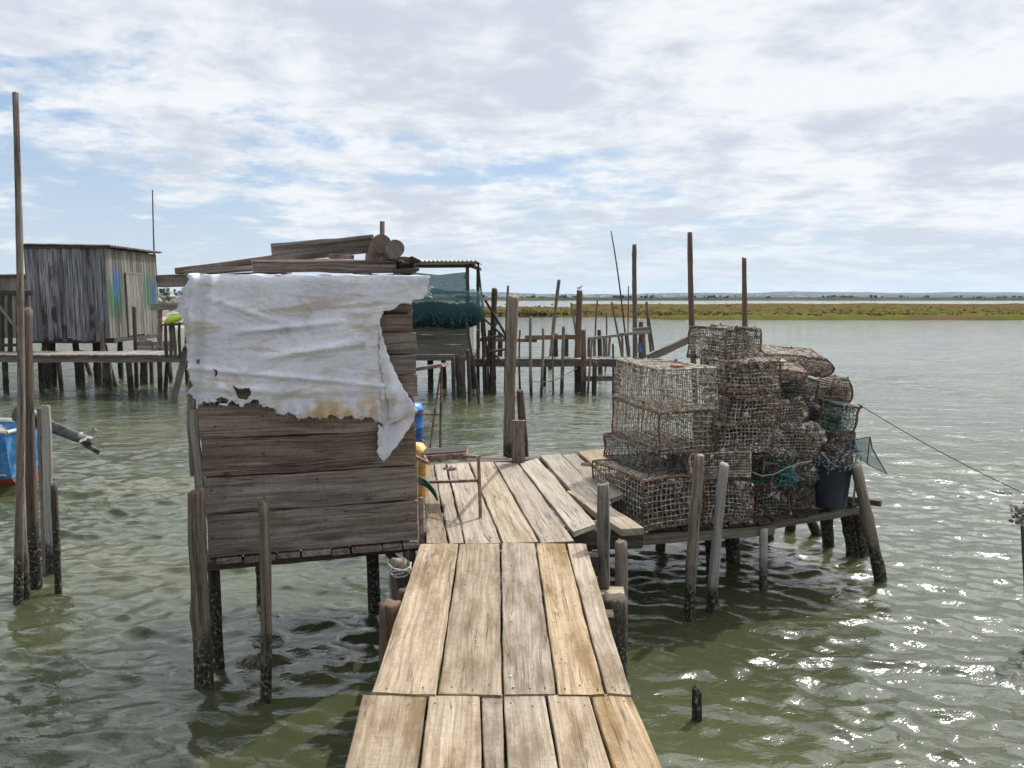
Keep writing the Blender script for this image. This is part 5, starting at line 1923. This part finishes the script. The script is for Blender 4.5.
    mb.build('beam', M_DARK, root, c)
    for k, u in enumerate((-14, 2, 10, 18, 26)):
        mb = MB(1082 + k)
        mb.post(D(u, 358, 19.6), D(u, 291, 19.6), .055, .05)
        mb.build('upright', M_DARK, root, c, smooth=True)
    mb = MB(1090)
    mb.post(D(-6, 300, 19.5), D(24, 338, 19.5), .045, .04)
    mb.build('brace', M_GREY, root, c, smooth=True)
    # low grey shed further back
    c = D(2, 338, 27)
    root = empty('plank_shed', c, 'low brownish shed with flat roof further back at the left edge', 'shed')
    mb = MB(1095)
    for i in range(16):
        x = -21.5 + i * .28
        mb.plank((x, 27, c.z), (x, 27, D(0, 277, 27).z), .27, .03, side=Vector((1, 0, 0)), seg=4)
    mb.plank((-17.15, 27, (c.z + D(0, 277, 27).z) / 2), (-17.15, 29, (c.z + D(0, 277, 27).z) / 2), 2.1, .03, side=Vector((0, 0, 1)))
    mb.build('wall', M_RAIL, root, c)
    mb = MB(1096)
    mb.plank((-21.8, 28, D(0, 276, 27).z), (-16.9, 28, D(0, 276, 27).z + .03), 2.3, .06)
    mb.build('roof', M_GREY, root, c)
    for k, x in enumerate((-21, -19, -17.3)):
        mb = MB(1097 + k)
        mb.post((x, 27.2, ZW - .5), (x, 27.2, c.z), .09, .08)
        mb.build('leg', M_POSTD, root, c, smooth=True)


far_hut()


def rack_behind_tarp():
    d = 17.5
    c = D(166, 345, d)
    root = empty('timber_rack', c, 'small timber rack holding gear between the shed and the tarpaulin', 'rack')
    mb = MB(1101)
    mb.plank(D(152, 307, d), D(205, 306, d), .16, .16)
    mb.build('beam', M_RAIL, root, c)
    mb = MB(1102)
    mb.post(D(160, 350, d), D(160, 306, d), .05, .05)
    mb.build('upright', M_RUSTP, root, c, smooth=True)
    mb = MB(1103)
    mb.post(D(187, 350, d), D(187, 306, d), .06, .06)
    mb.build('upright', M_DARK, root, c, smooth=True)
    mb = MB(1104)
    rings = []
    p = D(174, 319, d - .1)
    for s, r in ((-.2, .02), (-.17, .06), (-.05, .09), (.08, .08), (.17, .05), (.2, .02)):
        rings.append([p + Vector((s, r * math.cos(a), r * math.sin(a) + s * .25)) for a in np.linspace(0, 6.283, 14, endpoint=False)])
    mb.loft(rings)
    tag(mb.build('lime_float', M_LIME, None, p, smooth=True), 'bright lime green plastic float beside the tarpaulin edge', 'float')
    mb = MB(1105)
    for k in range(4):
        q = D(165 + k * 4.4, 325, d)
        mb.post((q.x, q.y, .2), q + Vector((mb.r.uniform(-.03, .03), 0, .05)), .04, .03)
    mb.plank(D(163, 325, d), D(182, 324, d), .14, .05)
    tag(mb.build('black_trestle', M_DARK, None, (D(172, 325, d).x, d, .2)), 'black trestle under the lime green float', 'trestle')
    # bank with rubble and scrub far behind
    X = np.linspace(-60, -18, 80)
    Y = np.linspace(60, 90, 30)
    gx, gy = np.meshgrid(X, Y)
    e = np.clip((gy - 61) / 6, -.2, 1) * np.clip((-17.5 - gx) / 6, 0, 1)
    gz = ZW - .1 + e * (1.3 + .4 * fbm(gx, gy, 31, 5, .5))
    o = grid_obj('bank', gx, gy, gz, simple('rubble_bank', (0.12, 0.11, 0.085), (0.36, 0.33, 0.28), .9, .9, 1.0))
    o['kind'] = 'structure'
    mb = MB(1106)
    for k in range(900):
        x = mb.r.uniform(-58, -20)
        y = mb.r.uniform(64, 85)
        mb.lump((x, y, .5 + mb.r.uniform(0, 1.9) * (1 if mb.r.random() < .6 else .4)), mb.r.uniform(.2, .5))
    m, n = newmat('bank_scrub')
    ti = n.node('ShaderNodeAttribute', attribute_name='tint').outputs['Fac']
    finish(n, n.ramp(ti, [(0, (0.04, 0.05, 0.03)), (.5, (0.10, 0.11, 0.06)), (.75, (0.25, 0.23, 0.2)), (1, (0.45, 0.43, 0.4))]), .9)
    tag(mb.build('bank_scrub', m), 'grey-green scrub and pale rubble on the bank behind the shed', 'scrub', kind='stuff')


rack_behind_tarp()


# ------------------------------------------------------------------ net hut in the middle distance
def net_hut():
    d = 19.0
    xr_ = D(469, 340, d).x
    xl_ = D(352, 340, d).x
    zf = D(0, 354, d).z
    zw_top = D(0, 325, d).z
    zr = D(0, 264.5, d).z
    c = Vector(((xl_ + xr_) / 2, d + 1, zf))
    root = empty('net_shed', c, 'open-sided plank shed with corrugated roof hung with green nets', 'shed')
    mb = MB(1201)
    hh = (zw_top - zf) / 3
    for i in range(3):
        mb.plank((xl_, d, zf + hh * (i + .5)), (xr_, d, zf + hh * (i + .5)), hh - .004, .04, side=Vector((0, 0, 1)), seg=8)
        mb.plank((xr_ - .02, d + .03, zf + hh * (i + .5)), (xr_ - .02, d + 2.2, zf + hh * (i + .5)), hh - .004, .04, side=Vector((0, 0, 1)), seg=8)
    mb.build('wall', M_RAIL, root, c)
    mb = MB(1202)
    mb.plank((xl_ - .1, d + 1.0, zf - .05), (xr_ + .15, d + 1.0, zf - .05), 2.2, .05)
    mb.plank((xl_ - .1, d - .15, zf - .09), (xr_ + .1, d - .15, zf - .09), .1, .12)
    mb.build('floor', M_GREY, root, c)
    for k, (x, y, zz_) in enumerate(((xr_ - .03, d + .05, zr), (D(478, 300, d + 2).x, d + 2.1, zr - .05), (xl_ + .1, d + .05, zr), (xl_ + .1, d + 2.1, zr))):
        mb = MB(1205 + k)
        mb.plank((x, y, zf), (x, y, zz_), .09, .09, side=Vector((1, 0, 0)))
        mb.build('corner_post', M_DARK, root, c)
    mb = MB(1210)
    mb.plank((xl_, d, zr - .04), (xr_ + .1, d, zr - .04), .08, .08)
    mb.plank((xr_ + .05, d, zr - .02), (D(478, 300, d + 2).x + .05, d + 2.2, zr - .04), .08, .08)
    mb.build('roof_beam', M_DARK, root, c)
    mb = MB(1211)
    xs = np.linspace(xl_ - .2, xr_ + .25, 160)
    for k, x in enumerate(xs):
        z_ = .018 * math.sin(k * 1.3)
        for y, dz_ in ((d - .25, 0.03), (d + 2.4, .06)):
            mb.v.append((x, y, zr + .05 + z_ + dz_))
    for k in range(len(xs) - 1):
        mb.face((2 * k, 2 * k + 2, 2 * k + 3, 2 * k + 1), [(k * .02, 0), (k * .02 + .02, 0), (k * .02 + .02, 2), (k * .02, 2)], .5)
    o = mb.build('roof', M_ROOFT, root, c)
    sm = o.modifiers.new('thickness', 'SOLIDIFY')
    sm.thickness = .015
    for k, (ub, vb, ut, vt, w_) in enumerate(((454, 397, 453, 357, 4), (462, 396, 460, 357, 10), (469, 403, 468, 350, 4), (474, 388, 472, 357, 6), (479, 392, 478, 330, 3.5), (444, 388, 443, 357, 5), (430, 390, 430, 357, 6))):
        pxpost('leg', '', ub, vb, ut, vt, w_, M_POSTD, parent=root, seed=1220 + k, taper=1)
    # thin loose poles leaning at the shed corner
    for k, (ub, vb, ut, vt, w_, lb) in enumerate(((478, 404, 466, 322, 2.5, 'thin stick leaning left against the net shed corner'),
                                                  (484.5, 392, 481.5, 313, 4, 'dark pole upright just right of the net shed'),
                                                  (488, 393, 478, 262, 2, 'long thin rod slanting up past the net shed roof'))):
        pxpost('leaning_pole', lb, ub, vb, ut, vt, w_, M_DARK, seed=1230 + k, cat='pole', group='sticks beside the net shed', bend=.012)
    # hanging net screen (upper)
    mb = MB(1240)
    nx_, nz_ = 40, 12
    zt_, zb_ = D(0, 272, d).z, D(0, 294, d).z
    for i in range(nx_ + 1):
        for j in range(nz_ + 1):
            s, t = i / nx_, j / nz_
            x = xl_ + .1 + (xr_ - xl_ - .15) * s
            sag = .25 * (1 - abs(2 * ((s * 2) % 1) - 1)) * (1 - t) * .6
            mb.v.append((x, d - .06 + .05 * math.sin(s * 20 + t * 3), zt_ + (zb_ - zt_) * t - sag * .5))
    for i in range(nx_):
        for j in range(nz_):
            a = i * (nz_ + 1) + j
            uv = lambda ii, jj: (ii * .07, jj * .05)
            mb.face((a, a + nz_ + 1, a + nz_ + 2, a + 1), [uv(i, j), uv(i + 1, j), uv(i + 1, j + 1), uv(i, j + 1)], .5)
    tag(mb.build('hanging_net', M_NETT, None, ((xl_ + xr_) / 2, d, zb_)), 'thin teal net hung as a screen under the corrugated roof', 'net')
    # big roll of dark green net along the front: a dark bundle inside a looser see-through wrap
    zc = D(0, 308, d - .3).z
    x1_ = D(484, 310, d - .3).x
    n = 22

    def roll(seed, x_end, ry, rz, zc_, rough):
        mb = MB(seed)
        rings = []
        rx = np.linspace(xl_ - .1, x_end, 60)
        for k, x in enumerate(rx):
            e = math.sqrt(max(.02, 1 - max(0, (x - (x_end - .28)) / .285) ** 2))
            rings.append([Vector((x + mb.r.uniform(-.01, .01), d - .3 + ry * e * math.cos(a) * (1 + rough * mb.r.uniform(-1, 1)),
                                  zc_ - .03 * math.sin(k * .3) + rz * e * math.sin(a) * (1 + rough * mb.r.uniform(-1, 1)))) for a in np.linspace(0, 2 * math.pi, n, endpoint=False)])
        mb.loft(rings, caps=(True, True), u0=0)
        return mb
    o = roll(1241, x1_ - .03, .33, .30, zc - .17, .10).build('net_roll', M_GREENN, None, ((xl_ + xr_) / 2, d - .3, zc - .47), smooth=True)
    tag(o, 'thick rolled bundle of dark green net lying along the shed wall', 'net')
    wr_ = roll(1242, x1_, .37, .46, zc - .02, .03)
    wr_.build('net_wrap', M_NETD, o, o.location, smooth=True)
    mb = MB(1243)
    for k in range(26):
        x = mb.r.uniform(xl_, x1_ - .1)
        q = [Vector((x, d - .3 - .36, zc - .1))]
        for i in range(6):
            q.append(q[-1] + Vector((mb.r.gauss(0, .05), mb.r.gauss(0, .015), -.05 + mb.r.gauss(0, .02))))
        mb.tube(q, .006, 4)
    mb.build('loose_strands', M_WIREG, o, o.location)


net_hut()


# ------------------------------------------------------------------ middle walkway with its posts
def mid_walkway():
    d = 19.4
    z = D(0, 359.5, d).z
    x0, x1 = D(470, 360, d).x, D(632, 360, d).x
    c = Vector(((x0 + x1) / 2, d, z))
    root = empty('far_walkway', c, 'grey plank walkway on stilts crossing behind the landing and the traps', 'walkway')
    mb = MB(1301)
    x = x0
    while x < x1:
        w_ = mb.r.uniform(.13, .2)
        mb.plank((x + w_ / 2, d - .05 + mb.r.uniform(-.05, .03), z), (x + w_ / 2, d + .75, z + mb.r.uniform(-.01, .01)), w_ - .012, .04)
        x += w_
    mb.build('decking', M_RAIL, root, c)
    mb = MB(1302)
    mb.plank((x0, d + .02, z - .11), (x1, d + .02, z - .10), .1, .16, wob=.01)
    mb.plank((x0, d + .65, z - .11), (x1, d + .65, z - .10), .1, .14, wob=.01)
    mb.plank(D(586, 378.5, d), D(618, 378.5, d), .06, .12)
    mb.build('bearer', M_GREY, root, c)
    for k, (ub, vb, ut, vt, w_) in enumerate(((594.5, 394, 595, 362, 4.5), (617, 394, 618, 362, 5), (578, 391, 578, 362, 6), (545, 386, 545, 362, 3))):
        pxpost('leg', '', ub, vb, ut, vt, w_, M_POSTD, parent=root, seed=1310 + k, taper=1)
    # left rail
    dr = d + .72
    root = empty('walkway_rail', D(535, 360, dr), 'low weathered rail along the left half of the middle walkway', 'rail')
    mb = MB(1320)
    mb.plank(D(478, 339.5, dr), D(537, 340.5, dr), .1, .09)
    mb.plank(D(525, 337.5, dr - .06), D(579, 337, dr - .06), .1, .12)
    mb.build('rail', M_POSTR, root, root.location)
    for k, u in enumerate((500, 556, 566)):
        mb = MB(1322 + k)
        mb.post(D(u, 361, dr + .1), D(u, 334, dr + .1), .07, .06)
        mb.build('upright', M_DARK, root, root.location, smooth=True)
    # right rail: higher, on many thin sticks
    root = empty('walkway_rail', D(618, 360, dr), 'pale rail on many thin sticks at the right end of the middle walkway', 'rail')
    mb = MB(1330)
    mb.plank(D(588, 338.5, dr), D(622, 335, dr), .1, .07)
    mb.plank(D(619, 334.5, dr - .05), D(650, 332, dr - .05), .1, .08)
    mb.plank(D(633, 330, dr + .1), D(650, 328.5, dr + .1), .12, .1)
    mb.build('rail', M_RAIL, root, root.location)
    for k, (ub, ut) in enumerate(((589, 589), (594, 594), (604, 604), (608, 610), (622, 622), (629, 627), (645, 644))):
        mb = MB(1332 + k)
        mb.post(D(ub, 362 if k < 4 else 358, dr + .12), D(ut, 337 - .05 * (ut - 589), dr + .12), .04, .035)
        mb.build('upright', M_GREY, root, root.location, smooth=True)
    PG = 'posts along the middle walkway'
    tb = [
        ('mooring_post', 'thick short dark post with a blue painted band', 493.5, 393, 494.5, 289, 6.5, M_POSTD, {}),
        ('mooring_post', 'thin tall stake right of the blue-banded post', 505, 393, 508, 286, 2.8, M_POST, {}),
        ('mooring_post', 'straight slim grey stake, first one left along the open walkway', 531.5, 396, 530.5, 316.5, 3.2, M_POST, {}),
        ('mooring_post', 'slim crooked stake right of the first open walkway stake', 541.5, 396, 543, 328.5, 3.2, M_POST, {'bend': .02}),
        ('mooring_post', 'long pole leaning right, rising over the marsh line', 550.5, 369, 559, 280, 4, M_POST, {}),
        ('mooring_post', 'sturdy short stake before the walkway left of the bird post', 562, 393, 563.5, 327, 4.2, M_POST, {}),
        ('bird_post', 'thick brown post with a gull on its head', 578, 391, 579.5, 291, 6, M_POSTR, {'taper': 1}),
        ('mooring_post', 'reddish post standing against the right of the bird post', 582.5, 394, 583.5, 330, 6, M_POSTR, {}),
        ('thin_stick', 'thin crooked stick leaning toward the bird post from its left', 577, 345, 571, 303, 2, M_POST, {'lean': .3}),
        ('thin_stick', 'thin wavy stick between the bird post and the square stub', 595, 370, 597.5, 300, 1.8, M_POST, {'bend': .02}),
        ('mooring_post', 'square dark stub behind the pale right rail', 600, 374, 599, 330, 4.5, M_POSTD, {}),
        ('thin_stick', 'dark bent stick leaning left behind the pale rail', 622, 372, 611.5, 302, 2.4, M_POST, {'bend': .02}),
        ('thin_stick', 'very long thin cane leaning left high above the walkway', 629, 365, 611, 231, 2.1, M_POSTD, {'taper': .5, 'bend': .012}),
        ('tall_post', 'tallest thick brown post at the right end of the walkway', 634.5, 372, 634.5, 245, 5, M_POSTR, {'taper': .85}),
        ('mooring_post', 'grey post leaning right at the right end of the rail', 652, 371, 646.5, 302, 3, M_POST, {}),
        ('mooring_post', 'short dark post with a blue rag right of the tallest walkway post', 641.5, 374, 641, 322, 5, M_POSTD, {}),
        ('thin_stick', 'thin straight rod behind the tallest walkway post', 626, 366, 628.5, 286, 1.3, M_POSTD, {}),
        ('thin_stick', 'stick hung with cord before the walkway right of the bird post', 588.5, 395, 592, 338, 2.2, M_POST, {'bend': .02}),
    ]
    tb += [
        ('thin_stick', 'short thin stake between the crooked stake and the sturdy one', 552.5, 394, 553, 336, 2.2, M_POST, {'bend': .02}),
        ('thin_stick', 'low stake close left of the tallest walkway post', 612.5, 392, 613, 344, 2.4, M_POSTD, {}),
        ('thin_stick', 'thin forked-looking stick rising over the pale rail toward the sky', 604, 372, 606.5, 312, 1.8, M_POST, {'bend': .02}),
        ('thin_stick', 'slim pale stick just right of the tallest landing post', 521, 392, 520, 330, 2.2, M_POST, {'bend': .015}),
        ('thin_stick', 'stick leaning left at the far right end of the pale rail', 656, 372, 649, 318, 2.2, M_POSTD, {}),
    ]
    for nm, lb, ub, vb, ut, vt, w_, mt, kw in tb:
        o = pxpost(nm, lb, ub, vb, ut, vt, w_, mt, group=PG, seed=int(ub * 3), cat='post' if 'stick' not in nm else 'stick', **kw)
        if 'blue painted' in lb:
            W = G(ub, vb, ZW)
            m = MB(1400)
            a, b = D(494.4, 314, W.y), D(494.4, 325, W.y)
            r = 6.5 * W.y / FPX / 2
            m.tube([a, b], r * 1.06, 12)
            m.build('painted_band', simple('faded_blue_band', (0.09, 0.16, 0.25), (0.16, 0.24, 0.34), 8, .8), o, o.location)
        if 'blue rag' in lb:
            W = G(ub, vb, ZW)
            m = MB(1401)
            m.tube([D(639.5, 352, W.y - .1), D(639.2, 343, W.y - .1)], [.07, .05], 9, jit=.2)
            m.build('rag', M_BLUEP, o, o.location)
    # gull
    W = G(578, 391, ZW)
    p = D(579.8, 289.5, W.y)
    m = MB(1410)
    gs = .5
    rings = []
    for s, r, dz_ in ((-.2, .012, .02), (-.12, .05, .01), (0, .07, .03), (.09, .06, .06), (.13, .035, .10), (.17, .04, .13), (.20, .03, .135), (.225, .008, .13)):
        rings.append([p + gs * Vector((s * .8, r * .8 * math.cos(a), .07 + dz_ + r * math.sin(a))) for a in np.linspace(0, 6.283, 12, endpoint=False)])
    m.loft(rings)
    for s in (-.02, .02):
        m.tube([p + Vector((0, s, .06)), p + Vector((.01, s, -.02))], .006, 5)
    o = m.build('gull', M_GULL, None, p, smooth=True)
    tag(o, 'small pale gull resting on the head of the thick brown post', 'bird')
    # lattice of thin braces left of the blue-banded post
    root = empty('stick_brace', D(492, 360, 19.2), 'tangle of thin dark braces between the net shed and the walkway', 'brace')
    m = MB(1420)
    for (a, b) in (((485, 300), (509, 342)), ((483, 318), (505, 338)), ((486, 345), (506, 366)), ((484, 338), (500, 336)), ((488, 352), (508, 349)), ((483, 325), (484, 395)), ((489, 330), (488, 396))):
        m.post(D(*a, 19.2), D(*b, 19.3), .03, .03, sides=6)
    m.build('sticks', M_DARK, root, root.location)
    # slack rope between posts
    m = MB(1421)
    a, b = D(528, 381, 19.0), D(577, 368, 19.0)
    m.tube([a.lerp(b, s) - Vector((0, 0, .15 * math.sin(math.pi * s))) for s in np.linspace(0, 1, 10)], .012, 5)
    tag(m.build('slack_rope', M_ROPEW, None, a), 'slack rope looping from the bird post down to the water', 'rope')


mid_walkway()

# ------------------------------------------------------------------ air
def haze():
    me = bpy.data.meshes.new('haze')
    x, y0, y1, z0, z1 = 5700, -75, 6300, ZW - 3, 75
    V = [(-x, y0, z0), (x, y0, z0), (x, y1, z0), (-x, y1, z0), (-x, y0, z1), (x, y0, z1), (x, y1, z1), (-x, y1, z1)]
    F = [(0, 3, 2, 1), (4, 5, 6, 7), (0, 1, 5, 4), (1, 2, 6, 5), (2, 3, 7, 6), (3, 0, 4, 7)]
    me.from_pydata(V, [], F)
    m, n = newmat('sea_air')
    v = n.node('ShaderNodeVolumePrincipled', {'Color': (0.70, 0.84, 1.0, 1), 'Density': 0.000085, 'Anisotropy': 0.2})
    out = n.node('ShaderNodeOutputMaterial')
    n.l.new(v.outputs[0], out.inputs['Volume'])
    me.materials.append(m)
    o = bpy.data.objects.new('haze', me)
    COL.objects.link(o)
    tag(o, 'thin pale sea haze over the lagoon', 'haze', kind='stuff')


haze()
